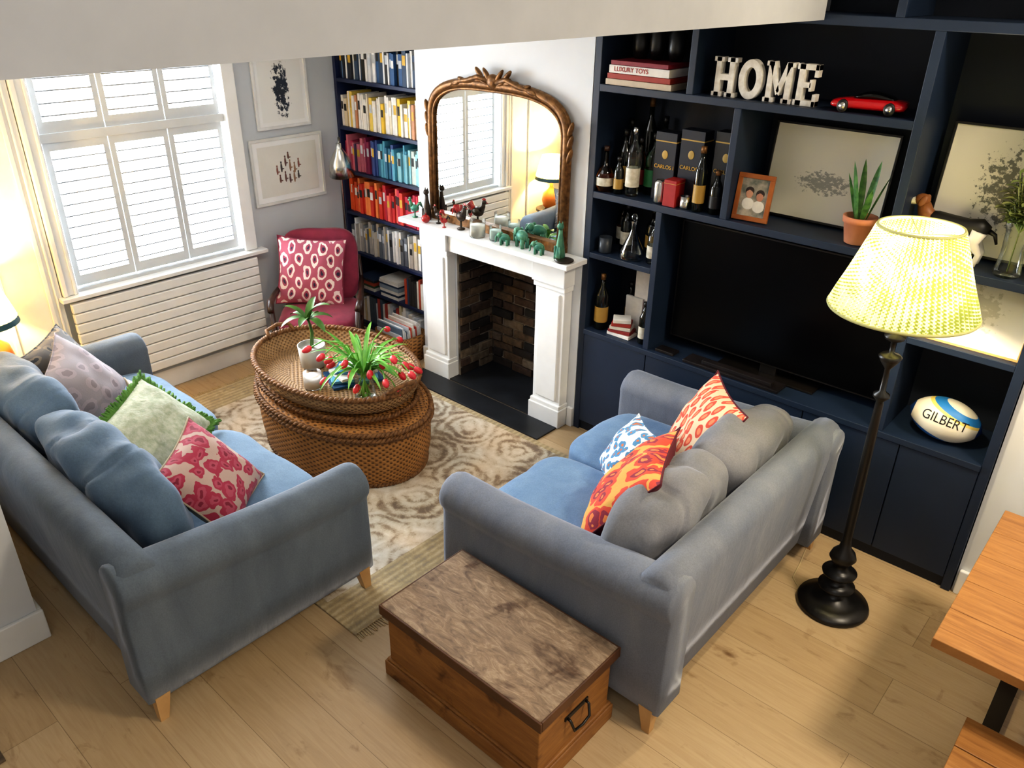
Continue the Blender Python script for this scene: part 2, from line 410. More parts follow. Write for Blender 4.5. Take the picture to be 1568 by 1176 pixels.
for sg in (-1,1):
    for k,(x,z,l,an) in enumerate([(.05,1.03,.06,.9),(.09,1.0,.07,.4),(.15,1.0,.07,.1),(.21,.985,.06,-.2),(.27,.985,.05,.3),(.12,1.04,.05,.8),(.32,.965,.05,-.3)]):
        mb.ell((sg*x,-.02,z),(l,.018,.016),rot=(0,-sg*an,0))
    mb.tube([(sg*.02,-.02,.99),(sg*.12,-.03,1.02),(sg*.22,-.03,.99),(sg*.34,-.025,.97),(sg*.40,-.02,.93)],[.02,.018,.016,.012,.006],8)
    for z in (.62,.7,.78): mb.ell((sg*.635,-.01,z),(.016,.02,.05),rot=(0,sg*.3,0))
mb.build('frame',GOLD,mi)
# ------------------------------------------------------------ built-in bookcase left alcove
bc=E('built_in_bookcase'); mb=MB()
X0,X1=XW+.002,-4.472; YF,YB=4.11,4.418
SH=[.06,.37,.70,1.05,1.40,1.75,2.12,2.47]
mb.box(X0,X0+.03,YF,YB,0,CZ-.005).box(X1-.03,X1,YF,YB,0,CZ-.005).box(X0+.03,X1-.03,YB-.012,YB,0,CZ-.005)
for z in SH: mb.box(X0+.03,X1-.03,YF+.004,YB-.012,z-.028,z)
mb.box(X0+.03,X1-.03,YF,YF+.02,0,.03).box(X0+.03,X1-.03,YF,YF+.02,2.62,CZ-.005)
mb.build('carcass',NAVYB,bc,bev=.003)
mb=MB(); RB=random.Random(11)
pal={6:['#22304a','#e8e8e8','#10182a','#2f5a8c','#ffffff','#1a1a1a','#5d7fa6','#d8dde2','#27415f'],
5:['#f2ece0','#e8dcc0','#f0d060','#d8b48a','#fff8ea','#f5f0e8','#f3c93f','#c98f6a','#e8e4da'],
4:['#b0355a','#d97a8a','#4a3a5a','#8c2c50','#3a4f8a','#2f6d8c','#57a0b8','#7fb8c4','#9ad0d8','#cfd8d0','#2c8c9c'],
3:['#e0552a','#e86a3a','#f08a4a','#d23a2a','#e86a5a','#c2282a','#b82440','#e04a3a','#d83048','#f5d0c0'],
2:['#f0ede6','#d8cfc0','#b8b0a8','#ffffff','#8a8f96','#e6e0d2','#c9b79a','#6a7078'],
1:['#e8e4dc','#2a2a2a','#8c9aa8','#b0452a','#d8d2c6','#3c5a40','#30405a'],
0:['#e6e2da','#cfd4da','#b8423a','#f2f0ec','#4a5a6a','#d8c8a0']}
for i,z in enumerate(SH[:-1]):
    x=X0+.035
    if i==0:
        while x<X1-.2:
            wd=RB.uniform(.02,.05); h=RB.uniform(.2,.27); mb.box(x,x+wd-.003,YF+.02,YF+.22,z,z+h,0,c_(RB.choice(pal[0]))); x+=wd
        continue
    if i==1:
        for (xa,wd,k) in ((X0+.1,.22,5),(X0+.4,.24,7)):
            zz=z
            for q in range(k):
                t=RB.uniform(.015,.035); mb.box(xa+RB.uniform(-.01,.01),xa+wd,YF+.015,YF+.24,zz,zz+t-.002,0,c_(RB.choice(pal[1]))); zz+=t
        x=X0+.72
        while x<X1-.05:
            wd=RB.uniform(.02,.04); h=RB.uniform(.2,.26); mb.box(x,min(x+wd-.003,X1-.032),YF+.02,YF+.2,z,z+h,0,c_(RB.choice(pal[1]))); x+=wd
        continue
    while x<X1-.05:
        wd=RB.uniform(.014,.042); h=RB.uniform(.21,.29); 
        pl=pal[i]; f=(x-X0)/(X1-X0); kk=max(0,min(len(pl)-1,int(f*len(pl)+RB.uniform(-1.5,1.5)))) if i in(3,4) else RB.randrange(len(pl))
        y=YF+RB.uniform(.02,.05)
        mb.box(x,min(x+wd-.002,X1-.032),y,y+.2,z,z+h,0,c_(pl[kk]))
        if wd>.025: mb.box(x+.003,min(x+wd-.005,X1-.034),y-.001,y,z+h*.55,z+h*.8,0,c_(RB.choice(['#eee','#222','#d8b040','#c8d0d8'])))
        x+=wd
mb.build('books',CM,bc)
# ------------------------------------------------------------ navy shelving unit right alcove
su=E('built_in_shelving_unit'); mb=MB()
A0,A1=-2.915,-.385; F,Bk=4.0,4.415; TOP=3.2
def bd(x0,x1,z0,z1,y0=F): mb.box(x0,x1,y0,Bk-.012,z0,z1)
bd(A0,A0+.045,0,TOP); bd(A1-.045,A1,0,TOP); 
bd(A0+.045,A1-.045,.745,.78,F-.012)
bd(A0+.045,A1-.045,1.66,1.70)
bd(A0+.045,-1.12,2.285,2.325)
bd(A0+.045,A1-.045,2.70,2.745); bd(A0+.045,A1-.045,TOP-.04,TOP)
bd(-1.12,-1.075,1.70,2.70); bd(-2.30,-2.26,2.325,2.70); bd(-2.005,-1.965,1.70,2.285)
bd(-2.41,-2.37,.78,1.66); bd(-.95,-.91,.78,1.66)
bd(A0+.045,-2.41,1.275,1.31); bd(-.91,A1-.045,1.29,1.325)
bd(-1.3,-1.26,2.745,TOP-.04)
mb.build('carcass',NAVY,su,bev=.003)
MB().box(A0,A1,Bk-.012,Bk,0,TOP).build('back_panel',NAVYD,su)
mb=MB(); ds=[A0+.045,-2.38,-1.86,-1.335,-.81,A1-.045]
for i in range(5): mb.box(ds[i]+.003,ds[i+1]-.003,F-.002,F+.018,.075,.74)
mb.build('doors',NAVY,su,bev=.002)
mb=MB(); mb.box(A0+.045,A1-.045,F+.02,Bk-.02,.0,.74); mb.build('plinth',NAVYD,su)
# TV
tv=E('television',(-1.65,4.19,.782)); mb=MB()
mb.box(-.67,.67,-.02,.03,.07,.82,0); mb.box(-.66,.66,-.022,-.019,.08,.81,1)
mb.box(-.3,.3,-.06,.09,0,.012,0).box(-.05,.05,-.01,.03,.012,.09,0)
mb.build('screen',[BLKM,SCREEN],tv,bev=.003)
sb=MB(); sb.box(-2.12,-1.5,4.0,4.12,.782,.80).box(-2.0,-1.55,4.02,4.06,.801,.825)
for k in range(14): sb.box(-1.98+k*.03,-1.96+k*.03,4.075,4.10,.80,.806)
sb.box(-2.33,-2.2,4.02,4.1,.782,.80); sb.build('set_top_box',P('box_plastic','#241f20',.3,c2='#1a1718'),bev=.004)
# ------------------------------------------------------------ sofas
def sofa(name,L,D,loc,rz,fab,fab2,fab3,backs,nseat=2):
    s=E(name,loc,rz); h=L/2
    mb=MB(); mb.box(-h+.1,h-.1,-D/2+.08,D/2-.09,.12,.36); mb.build('base',fab,s,bev=.03,seg=3)
    for sg in (1,-1):
        mb=MB(); rings=[]
        st=[(-D/2+.0,.93),(-D/2+.012,.98),(-D/2+.04,1)]+[(-D/2+.04+(D-.10)*i/8,1) for i in range(1,9)]+[(D/2-.03,.985),(D/2-.01,.93),(D/2,.84)]
        for y,k in st:
            f=(y+D/2)/D; zt=.735+.085*max(0,1-f*1.3)**1.3
            pr=[(.205,.12),(.2,.3),(.2,zt-.11)]+[(.1+.105*math.cos(t),zt-.105+.105*math.sin(t)) for t in [pi*.05+ (pi*1.18)*q/10 for q in range(11)]]+[(.028,zt-.20),(.022,.3),(.02,.12)]
            cxm,czm=.12,zt-.2
            rings.append([Vector((sg*(h-(cxm+(a-cxm)*k)),y,czm+(b-czm)*k if b>.15 else b)) for a,b in pr])
        mb.loft(rings); mb.build('arm_%d'%(1 if sg>0 else 2),fab,s)
    mb=MB(); rings=[]
    n=10; xs=[(-h+.03,.93),(-h+.05,1)]+[(-h+.05+(L-.1)*i/n,1) for i in range(1,n)]+[(h-.05,1),(h-.03,.93)]
    for x,k in xs:
        pr=[(.06,.12),(.03,.4),(.0,.70)]+[(.09-.09*math.cos(t),.745+.095*math.sin(t)) for t in [-.2+(pi+.3)*q/9 for q in range(10)]]+[(.2,.5),(.22,.3),(.24,.12)]
        rings.append([Vector((x,-D/2+.11+(a-.11)*k,.4+(b-.4)*k if b>.15 else b)) for a,b in pr])
    mb.loft(rings); mb.build('back_frame',fab,s)
    cw=(L-.42)/nseat
    for i in range(nseat):
        x=-h+.21+cw*(i+.5); mb=MB(); puff(mb,cw-.01,D-.28,.2,6,14,.018,M=TM((x,.085,.455)),seed=i*3+L)
        mb.build('seat_cushion_%d'%(i+1),fab2,s)
    for i,(xc,bw) in enumerate(backs):
        mb=MB(); puff(mb,bw,.30,.41,3.2,40,.035,M=TM((xc,-D/2+.345,.735),(.24,(.03 if i else -.03),0)),seed=i*5+L*2,crease=.014)
        mb.build('back_cushion_%d'%(i+1),fab3,s)
    fm=P(name+'_leg_wood','#c7a06e',.5,c2='#b48c5a')
    mb=MB()
    for x in (-h+.05,h-.05):
        for y in (-D/2+.06,D/2-.07):
            dx=.015*(1 if x>0 else -1); dy=.015*(1 if y>0 else -1)
            rg=[[Vector((x+a*.033*q+dx*e,y+b*.033*q+dy*e,z)) for a,b in ((-1,-1),(1,-1),(1,1),(-1,1))] for z,q,e in ((.135,1,0),(.0,.55,1))]
            mb.loft(rg,sm=False)
    mb.build('legs',fm,s); return s
FAB=VEL('sofa_velvet_grey_blue','#56616e','#697480'); FAB2=VEL('sofa_velvet_blue','#5e7891','#6f8aa3'); FAB3=VEL('sofa_velvet_cushion_blue','#4a6077','#5b7084')
FABR=VEL('sofa_velvet_slate','#6d7585','#7f848f'); FABR2=VEL('sofa_velvet_blue_seat','#6283aa','#7898bb'); FABR3=VEL('sofa_velvet_cushion_slate','#75787f','#85858b')
sofa('sofa',2.5,1.22,(-3.9,1.37,0),0,FAB,FAB2,FAB3,((-.62,.96),(.41,1.16)))
sofa('sofa',1.74,1.30,(-1.70,3.01,0),pi/2,FABR,FABR2,FABR3,((-.35,.74),(.33,.72)))
# throw pillows
RED=PAT('red_floral','#b39a90','#9c2c46','#a8485c',13,1,(1,1,1),.3,.5,.9,0,'#7c1c34')
GRN=P('green_cream_boucle','#b6baa8',.95,c2='#98a088',ns=30,bs=70,bst=.9); GRF=P('green_fringe','#5f8a3e',.9,c2='#3f6a2c')
MAU=PAT('mauve_print','#8f878c','#9c9096','#80767c',9,.8)
BRN=PAT('grey_brown_print','#5b5a5c','#7a7268','#34383f',14,.9)
LIN=P('linen_backing','#a89a88',.9)
pillow('throw_pillow',.50,.48,.2,FR((-3.17,1.43,.71),(.55,.40,.6),(-.3,-.4,1),.0),RED,LIN,seed=1)
pillow('throw_pillow',.70,.46,.2,FR((-3.74,1.43,.73),(.45,.4,.75),(-.45,-.5,1),-.05),GRN,GRN,GRF,seed=2)
pillow('throw_pillow',.54,.5,.2,FR((-4.52,1.42,.74),(.5,.6,.6),(-.1,-.3,1),.1),MAU,MAU,seed=3)
pillow('throw_pillow',.46,.42,.16,FR((-4.84,1.44,.74),(.6,.5,.6),(0,-.2,1),-.1),BRN,BRN,seed=4)
pillow('throw_pillow',.36,.26,.12,FR((-4.20,1.62,.64),(.2,.8,.5),(0,-.2,1),.1),PAT('red_on_cream','#c8b8a8','#b2404e','#8a2036',12,.9,t1=.2,t2=.3),LIN,seed=5)
ORG=PAT('orange_red_leaf','#dca24e','#d2452c','#8c2038',12,.95,(1,.7,1),.28,.52,.8,.5,'#e08040')
ORL=PAT('orange_leaf_spots','#e6cba8','#d4503a','#e88a60',21,.3,(1,.5,1),.2,.40,.2,.6)
BLU=PAT('blue_white_print','#dfe2e0','#4a86b0','#c06a3a',18,.9,(1,1,1),.14,.42,.6)
MAR=P('maroon_backing','#5a1424',.85)
pillow('throw_pillow',.54,.52,.2,FR((-1.62,3.38,.76),(-.60,-.55,.45),(.2,.1,1),.10),ORL,MAR,seed=6)
pillow('throw_pillow',.60,.53,.2,FR((-1.62,2.70,.76),(-.66,-.22,.58),(.25,.1,1),.10),ORG,MAR,seed=7)
pillow('throw_pillow',.38,.36,.14,FR((-1.87,3.04,.68),(-.6,-.45,.55),(.2,.1,1),.3),BLU,BLU,seed=8)
# ------------------------------------------------------------ wooden chest
def chest_mat(name,c1,c2,c3,st=(1,8,1),sc=3,stain=True):
    m,nt,b=newmat(name)
    o=ramp(nt,noi(nt,coords(nt,'Object',st),sc,8,.72,1.5),[(.28,hx(c1)),(.5,hx(c2)),(.7,hx(c3))])
    s_=ramp(nt,noi(nt,coords(nt),4.5,4,.6,.6),[(.34,(.36,.27,.2,1)),(.45,(1,1,1,1))])
    if stain: o=mixc(nt,1.0,o,s_,'MULTIPLY')
    nt.links.new(o,b.inputs['Base Color']); setp(b,Roughness=.55)
    bump(nt,b,noi(nt,coords(nt,'Object',st),sc*3,5),.3,.004); return m
ch=E('wooden_chest',(-1.705,1.87,0))
CS=chest_mat('chest_pine_side','#744a24','#8e6030','#a6763c',(1,1,7),2.5); CT=chest_mat('chest_pine_top','#574433','#877058','#ad977c',(1.5,5,1),5)
mb=MB(); mb.box(-.44,.44,-.235,.235,.03,.385,0).box(-.46,.46,-.255,.255,0,.085,0).box(-.452,.452,-.247,.247,.085,.1,0)
mb.build('body',CS,ch,bev=.006)
mb=MB(); mb.box(-.458,.458,-.253,.253,.388,.42); mb.build('lid',CT,ch,bev=.006)
mb=MB(); mb.box(-.466,.466,-.261,-.250,.365,.418).box(-.466,.466,.250,.261,.365,.418).box(-.466,-.455,-.25,.25,.365,.418).box(.455,.466,-.25,.25,.365,.418); mb.build('lid_rim',P('rim_wood','#5c3a20',.5,c2='#462a16'),ch,bev=.004)
mb=MB(); mb.box(.44,.446,-.075,.075,.25,.27).tube([(.446,-.06,.26),(.46,-.06,.255),(.475,-.05,.205),(.478,0,.20),(.475,.05,.205),(.46,.06,.255),(.446,.06,.26)],.006,8)
mb.build('handle',BLKM,ch)
# ------------------------------------------------------------ wicker coffee table
WK=WICK('wicker','#b07c42','#5a3818'); WK2=WICK('wicker_tray','#a6845a','#6a4c2c',.045,.03); BRD=P('wicker_braid','#8c6238',.7,c2='#5a3a1c',ns=40,bs=90,bst=.8)
ct=E('wicker_coffee_table',(-3.91,2.745,.012))
def oval(a,b,z,n=72,ox=0,oy=0): return [Vector((ox+a*math.cos(2*pi*j/n),oy+b*math.sin(2*pi*j/n),z)) for j in range(n)]
def ovloft(mb,L,mi=0,ox=0,oy=0,cap0=True,cap1=True):
    for i in range(len(L)-1):
        V0=sum(math.hypot(L[q+1][0]-L[q][0],L[q+1][2]-L[q][2]) for q in range(i)); V1=V0+math.hypot(L[i+1][0]-L[i][0],L[i+1][2]-L[i][2])
        n=72; A=oval(*L[i],n,ox,oy); B=oval(*L[i+1],n,ox,oy); fs=[];uv=[]
        for j in range(n):
            k=(j+1)%n; fs.append((j,k,n+k,n+j)); uv.append([(j/n*3.6,V0),((j+1)/n*3.6,V0),((j+1)/n*3.6,V1),(j/n*3.6,V1)])
        mb.add(A+B,fs,mi,True,(1,1,1),uv)
    for r_,fl in ((L[0],cap0),(L[-1],cap1)):
        if fl:
            R=oval(*r_,72,ox,oy); mb.add(R,[tuple(range(72))],mi,True,(1,1,1),[[(p.x,p.y) for p in R]])
def braid(mb,a,b,z,mi=1,ox=0,oy=0,r=.011,amp=.009,k=60):
    for ph in (0,pi):
        pts=[]
        for j in range(300):
            t=2*pi*j/300; q=k*t+ph
            pts.append((ox+(a+amp*math.cos(q))*math.cos(t),oy+(b+amp*math.cos(q))*math.sin(t),z+amp*math.sin(q)))
        mb.tube(pts,r,5,mi,closed=True)
mb=MB(); ovloft(mb,[(.645,.43,0),(.67,.45,.06),(.69,.46,.14),(.695,.465,.22),(.695,.465,.30),(.68,.455,.345)])
braid(mb,.685,.46,.35); braid(mb,.65,.435,.015); mb.build('lower_basket',[WK,BRD],ct)
mb=MB(); ovloft(mb,[(.70,.47,.355),(.705,.475,.375),(.70,.47,.40),(.66,.43,.42)]); braid(mb,.70,.47,.40); braid(mb,.705,.475,.365); mb.build('lid',[WK,BRD],ct)
mb=MB(); ovloft(mb,[(.62,.41,.42),(.64,.425,.44),(.645,.43,.465)],ox=-.05,oy=.0); braid(mb,.645,.43,.465,ox=-.05,oy=.0); mb.build('upper_basket',[WK,BRD],ct)
mb=MB(); ovloft(mb,[(.56,.37,.475),(.61,.41,.50),(.64,.445,.55),(.655,.455,.61),(.64,.44,.61),(.615,.415,.55),(.58,.385,.502),(.4,.26,.498)],ox=-.035,oy=-.005)
braid(mb,.648,.448,.61,ox=-.035,oy=-.005,r=.013)
for sg in (-1,1): mb.tube([(-.035+sg*.60,-.1,.61),(-.035+sg*.655,-.09,.65),(-.035+sg*.665,0,.665),(-.035+sg*.655,.09,.65),(-.035+sg*.60,.1,.61)],.014,8,1)
mb.build('tray',[WK2,BRD],ct)
TZ=.5115
pt=E('potted_plant',(-4.17,2.72,TZ)); mb=MB(); mb.lathe([(.06,0),(.078,.01),(.092,.16),(.086,.16),(.078,.14),(.02,.14)],28); mb.build('pot',P('grey_pot','#b5b4ae',.6),pt)
LEAF=P('leaf_green','#4f7a2e',.45,c2='#35591f',ns=12); LEAF2=P('tulip_leaf','#7db84a',.4,c2='#4a9430',ns=10)
def leaf(mb,base,d,length,wd,arch_=.5,mi=0,n=8,twist=0):
    base=Vector(base); d=Vector(d).normalized(); side=d.cross(Vector((0,0,1)))
    if side.length<.05: side=Vector((1,0,0))
    side.normalize(); p=base.copy(); cur=d.copy(); L_=[];
    for i in range(n+1):
        t=i/n; w_=wd*math.sin(pi*min(1,(t*.93+.07)))**.7*.5
        nn=side.cross(cur).normalized()
        L_.append((p-side*w_+nn*w_*.35,p.copy(),p+side*w_+nn*w_*.35))
        p=p+cur*length/n; cur=(cur+Vector((0,0,-arch_/n*1.6))).normalized()
    vs=[q for r_ in L_ for q in r_]; fs=[]
    for i in range(n):
        for k in (0,1): fs.append((i*3+k,i*3+k+1,(i+1)*3+k+1,(i+1)*3+k))
    mb.add(vs,fs,mi,True)
mb=MB(); mb.tube([(0,0,.12),(.01,.01,.25),(-.01,0,.36)],[.014,.011,.008],8)
for a,l,e in ((0,.20,.4),(1.1,.18,.6),(2.2,.22,.3),(3.3,.18,.7),(4.3,.2,.4),(5.3,.16,.8),(.6,.2,1.6),(3.8,.2,1.8),(2,.18,2.5)):
    leaf(mb,(-.005,0,.34+.02*math.sin(a*3)),(math.cos(a),math.sin(a),e),l,.055,.9)
mb.build('leaves',LEAF,pt,recalc=False)
cd=E('candle_jar',(-3.92,2.54,TZ)); mb=MB(); mb.lathe([(.055,0),(.06,.005),(.06,.105)],24,cap1=False); mb.build('jar',CLEAR,cd)
mb=MB(); mb.lathe([(.056,.006),(.056,.08),(.005,.082)],24); mb.lathe([(.002,.077),(.002,.09)],6); mb.build('wax',P('wax','#f3ece8',.5),cd)
mb=MB()
for i,(c,w_,d_,a) in enumerate((('#1c4f7c',.34,.26,.3),('#5fa8c8',.30,.22,.1),('#e9e9e4',.26,.19,.5),('#2a78a8',.22,.16,-.2),('#d8dcdc',.15,.11,.4))):
    mb.box(-w_/2,w_/2,-d_/2,d_/2,i*.02,i*.02+.018,0,hx(c),M=TM((0,0,0),(0,0,a+.9)))
mb.build('stack_of_books',CM,loc=(-3.84,2.80,TZ),bev=.002)
# tulips
tu=E('vase_of_tulips',(-3.57,2.68,TZ)); mb=MB(); mb.lathe([(.06,0),(.068,.01),(.064,.05),(.06,.1),(.07,.17),(.074,.2)],28,cap1=False); mb.build('vase',CLEAR,tu)
TR=random.Random(5); mb=MB()
tips=[]
OFF=Vector((-.03,.12,0))
for i in range(21):
    a=TR.uniform(0,2*pi); l=TR.uniform(.2,.40); hh=TR.uniform(.24,.42)
    if i%3==0: hh=TR.uniform(.14,.22); l=TR.uniform(.2,.28)
    b=Vector((math.cos(a),math.sin(a),0))
    pts=[Vector((-b.x*.03,-b.y*.03,.02)),Vector((b.x*.01,b.y*.01,.16)),b*(l*.4)+OFF*.5+Vector((0,0,max(hh,.24)*.95)),b*(l*.8)+OFF+Vector((0,0,hh)),b*l+OFF+Vector((0,0,hh-.03))]
    pp=[]
    for s0 in range(len(pts)-1):
        for q in range(4): pp.append(pts[s0].lerp(pts[s0+1],q/4))
    pp.append(pts[-1]); mb.tube(pp,.0042,6,0); tips.append((pts[-1],(pts[-1]-pts[-2]).normalized()))
for i in range(46):
    a=TR.uniform(0,2*pi); e=TR.uniform(.6,2.2)
    leaf(mb,(.02*math.cos(a),.02*math.sin(a),.17),(math.cos(a)-.15,math.sin(a)+.35,e),TR.uniform(.24,.42),TR.uniform(.02,.036),TR.uniform(.6,1.5),1)
mb.build('stems_and_leaves',[LEAF2,LEAF2],tu,recalc=False)
mb=MB()
for p,d in tips:
    q=Vector((0,0,1)).rotation_difference(d).to_matrix().to_4x4()
    mb.lathe([(.005,-.008),(.016,.0),(.021,.016),(.02,.034),(.012,.05),(.004,.055)],10,0,M=Matrix.Translation(p)@q)
mb.build('tulip_heads',P('tulip_red','#c3202c',.4,c2='#e0404a'),tu)
# ------------------------------------------------------------ rug
def rug_mat():
    m,nt,b=newmat('rug_weave'); v=coords(nt); vw=warp(nt,v,5,.16)
    g=N(nt,'ShaderNodeSeparateXYZ'); nt.links.new(v,g.inputs[0])
    vo=N(nt,'ShaderNodeTexVoronoi',voronoi_dimensions='2D'); vo.inputs['Scale'].default_value=2.4; vo.inputs['Randomness'].default_value=.3; nt.links.new(vw,vo.inputs['Vector'])
    rings=math_(nt,'SINE',math_(nt,'MULTIPLY',vo.outputs['Distance'],34))
    n1=noi(nt,v,16,9,.85,.6); n2=noi(nt,v,2.6,5)
    val=math_(nt,'ADD',math_(nt,'MULTIPLY',rings,.055),math_(nt,'ADD',math_(nt,'MULTIPLY',n1,.55),math_(nt,'MULTIPLY',n2,.6)))
    fld=ramp(nt,val,[(.45,hx('#7c6a5a')),(.52,hx('#a3917a')),(.58,hx('#c6baa6')),(.74,hx('#dcd5c8'))])
    tint=ramp(nt,noi(nt,v,1.7,2),[(.35,(1,.90,.80,1)),(.5,(1,1,1,1)),(.65,(.90,.95,1,1))])
    fld=mixc(nt,1.0,fld,tint,'MULTIPLY')
    st=math_(nt,'SINE',math_(nt,'MULTIPLY',g.outputs[0],2*pi/.04))
    jut=ramp(nt,math_(nt,'ADD',math_(nt,'MULTIPLY',st,.08),n1),[(.35,hx('#94866f')),(.5,hx('#ab9873')),(.65,hx('#bfae8e'))])
    ax=math_(nt,'ABSOLUTE',g.outputs[0]); f1=math_(nt,'GREATER_THAN',ax,1.12)
    ay=math_(nt,'ABSOLUTE',g.outputs[1]); f2=math_(nt,'GREATER_THAN',ay,.95)
    f=math_(nt,'MAXIMUM',f1,f2)
    o=mixc(nt,f,fld,jut)
    nt.links.new(o,b.inputs['Base Color']); setp(b,Roughness=.95); bump(nt,b,noi(nt,v,130,2),.6,.004); return m
rg=E('rug',(-3.85,2.66,0)); RM=rug_mat()
mb=MB(); mb.box(-1.4,1.4,-.995,.995,.001,.011); mb.build('weave',RM,rg,bev=.003)
mb=MB()
for k in range(150):
    y=-.99+1.98*k/149
    for sg in (-1,1): mb.tube([(sg*1.4,y,.006),(sg*(1.44+random.uniform(0,.02)),y+random.uniform(-.008,.008),.004)],.003,4)
mb.build('fringe',P('fringe','#cbb58c',.9),rg)
MB().box(-3.5,-2.95,-.6,.27,.001,.012).build('door_mat',P('striped_mat','#6b5a48',.95,c2='#3c342c',ns=4,nstretch=(12,1,1)),bev=.002)
# ------------------------------------------------------------ armchair
BUR=P('burgundy_fabric','#86243f',.8,c2='#741d36',ns=10,sheen=.2,bs=80)
ac=E('armchair',(-5.06,3.42,0),math.radians(47)); mb=MB()
puff(mb,.60,.60,.18,6,12,.006,M=TM((0,-.03,.40))); mb.box(-.28,.28,-.28,.27,.27,.34)
mb.build('seat',BUR,ac)
mb=MB(); puff(mb,.60,.13,.60,4.5,14,.006,M=TM((0,.285,.74),(-.16,0,0))); mb.build('back',BUR,ac)
mb=MB()
for sg in (-1,1):
    mb.tube([(sg*.30,-.30,0),(sg*.31,-.29,.3),(sg*.325,-.26,.58)],[.016,.024,.02],8)
    mb.tube([(sg*.28,.30,0),(sg*.29,.28,.3),(sg*.31,.33,.6),(sg*.30,.36,.8)],[.016,.024,.02,.016],8)
    mb.tube([(sg*.325,-.29,.57),(sg*.34,-.2,.61),(sg*.335,0,.61),(sg*.32,.2,.60),(sg*.31,.33,.62)],[.024,.028,.022,.022,.02],8)
    mb.tube([(sg*.30,-.28,.29),(sg*.29,.3,.29)],.02,6)
mb.tube([(-.30,-.28,.29),(.30,-.28,.29)],.02,6); mb.build('frame',WOODD,ac)
IK=PAT('pink_ikat','#ad566a','#ecd9d2','#9c4058',9.5,.05,(1.25,.8,1),.22,.38,.5,.785,'#352c48')
p=pillow('cushion',.54,.54,.17,TM((-.06,.13,.74),(pi/2-.3,.08,0)),IK,BUR,seed=9); p.parent=ac
mbk=E('magazine_basket',(-4.69,3.93,0)); mb=MB()
def rrect(a,b,z,n=48):
    o=[]
    for j in range(n):
        t=2*pi*j/n; c=math.cos(t); s_=math.sin(t); o.append(Vector((a*math.copysign(abs(c)**.45,c),b*math.copysign(abs(s_)**.45,s_),z)))
    return o
mb.loft([rrect(.18,.13,0),rrect(.195,.145,.12),rrect(.205,.15,.24),rrect(.19,.138,.24),rrect(.18,.13,.02)],U=1.4,V=.5); mb.build('basket',WK,mbk)
mb=MB(); y=-.11
while y<.1:
    t=random.uniform(.008,.02); mb.box(-.15,.15,y,y+t-.002,.03,random.uniform(.26,.34),0,c_(random.choice(['#e8e4dc','#c8ccd0','#d04a3a','#f0f0ee','#5a6a7a','#b8a890'])),M=TM((0,0,0),(.06,0,0))); y+=t
mb.build('magazines',CM,mbk)
rl=E('reading_lamp',(-5.40,3.98,0)); mb=MB(); mb.lathe([(.1,0),(.1,.012),(.015,.02)],24); mb.tube([(0,0,.015),(0,0,1.45),(.02,-.01,1.52)],.010,8)
mb.tube([(.02,-.01,1.5),(.05,-.03,1.70),(.1,-.07,1.66)],.009,8)
mb.lathe([(.02,.07),(.026,.03),(.045,.0),(.085,-.08),(.105,-.19),(.102,-.19),(.08,-.08),(.035,-.005)],28,M=TM((.1,-.07,1.60),(.12,.1,0)))
mb.build('stand_and_shade',CHROME,rl)
# ------------------------------------------------------------ framed prints
def framed(name,w,h,M,fm,pm,mount=None,fw=.022,mw=.05,d=.02):
    e=E(name); e.matrix_local=M; mb=MB()
    mb.box(-w/2,w/2,0,d,-h/2,-h/2+fw).box(-w/2,w/2,0,d,h/2-fw,h/2).box(-w/2,-w/2+fw,0,d,-h/2+fw,h/2-fw).box(w/2-fw,w/2,0,d,-h/2+fw,h/2-fw)
    mb.build('frame',fm,e,bev=.002)
    MB().box(-w/2+fw,w/2-fw,.008,.016,-h/2+fw,h/2-fw).build('mount',mount or TRIM,e)
    a=w/2-fw-mw;b=h/2-fw-mw
    MB().quad([(-a,.0065,-b),(a,.0065,-b),(a,.0065,b),(-a,.0065,b)]).build('print',pm,e,recalc=False)
    return e
RW=Matrix.Rotation(pi/2,4,'Z')
CREAM=P('cream_mount','#e4e0d8',.7)
framed('framed_print',.48,.56,Matrix.Translation((XW+.024,3.605,2.07))@RW,P('white_frame','#e4e4e2',.5),PRINT('ink_figure',(.5,.5),(.20,.5),9,.41,'#1b2636','#e6e6e2',fo=.6),mw=.03)
fpn=framed('framed_print',.66,.51,Matrix.Translation((XW+.024,3.60,1.475))@RW,P('pale_frame','#dadad6',.5),P('print_paper','#dddbd3',.6,c2='#d8d6ce'),mw=.04)
# printed figures: rows of small standing motifs
mb=MB(); FG=random.Random(4)
for (x,z,h) in ((-.11,.0,.07),(-.07,.02,.08),(-.03,.06,.08),(.01,.02,.09),(.05,.0,.08),(.09,.03,.07),(-.09,-.07,.06),(-.04,-.06,.08),(.0,-.08,.07),(.04,-.07,.09),(.08,-.06,.06),(.0,.10,.05)):
    cc=hx(FG.choice(['#6a4a44','#8a5a50','#4a4440','#9c7a60']))
    mb.ell((x,.0055,z),(.009,.0012,h*.45),0,cc); mb.ell((x,.0055,z+h*.5),(.007,.0012,.009),0,cc); mb.ell((x+.012,.0055,z-.01),(.012,.001,.005),0,cc)
mb.build('figures',CM,fpn)
def pen(loc,tilt): return Matrix.Translation(loc)@Matrix.Rotation(tilt,4,'X')
BF=P('black_frame','#141210',.4)
framed('framed_drawing',.66,.50,pen((-1.57,4.29,1.958),-.12),BF,PRINT('tree_sketch',(.5,.42),(.3,.16),22,.42,'#9c9b96','#e4e0d6',fo=.8),CREAM,.012,.0)
framed('framed_drawing',.56,.60,pen((-.74,4.27,2.01),-.1),BF,PRINT('tree_etching',(.6,.55),(.34,.36),18,.43,'#6b6a64','#ddd8cc',(1,1,1),.6),CREAM,.012,.0)
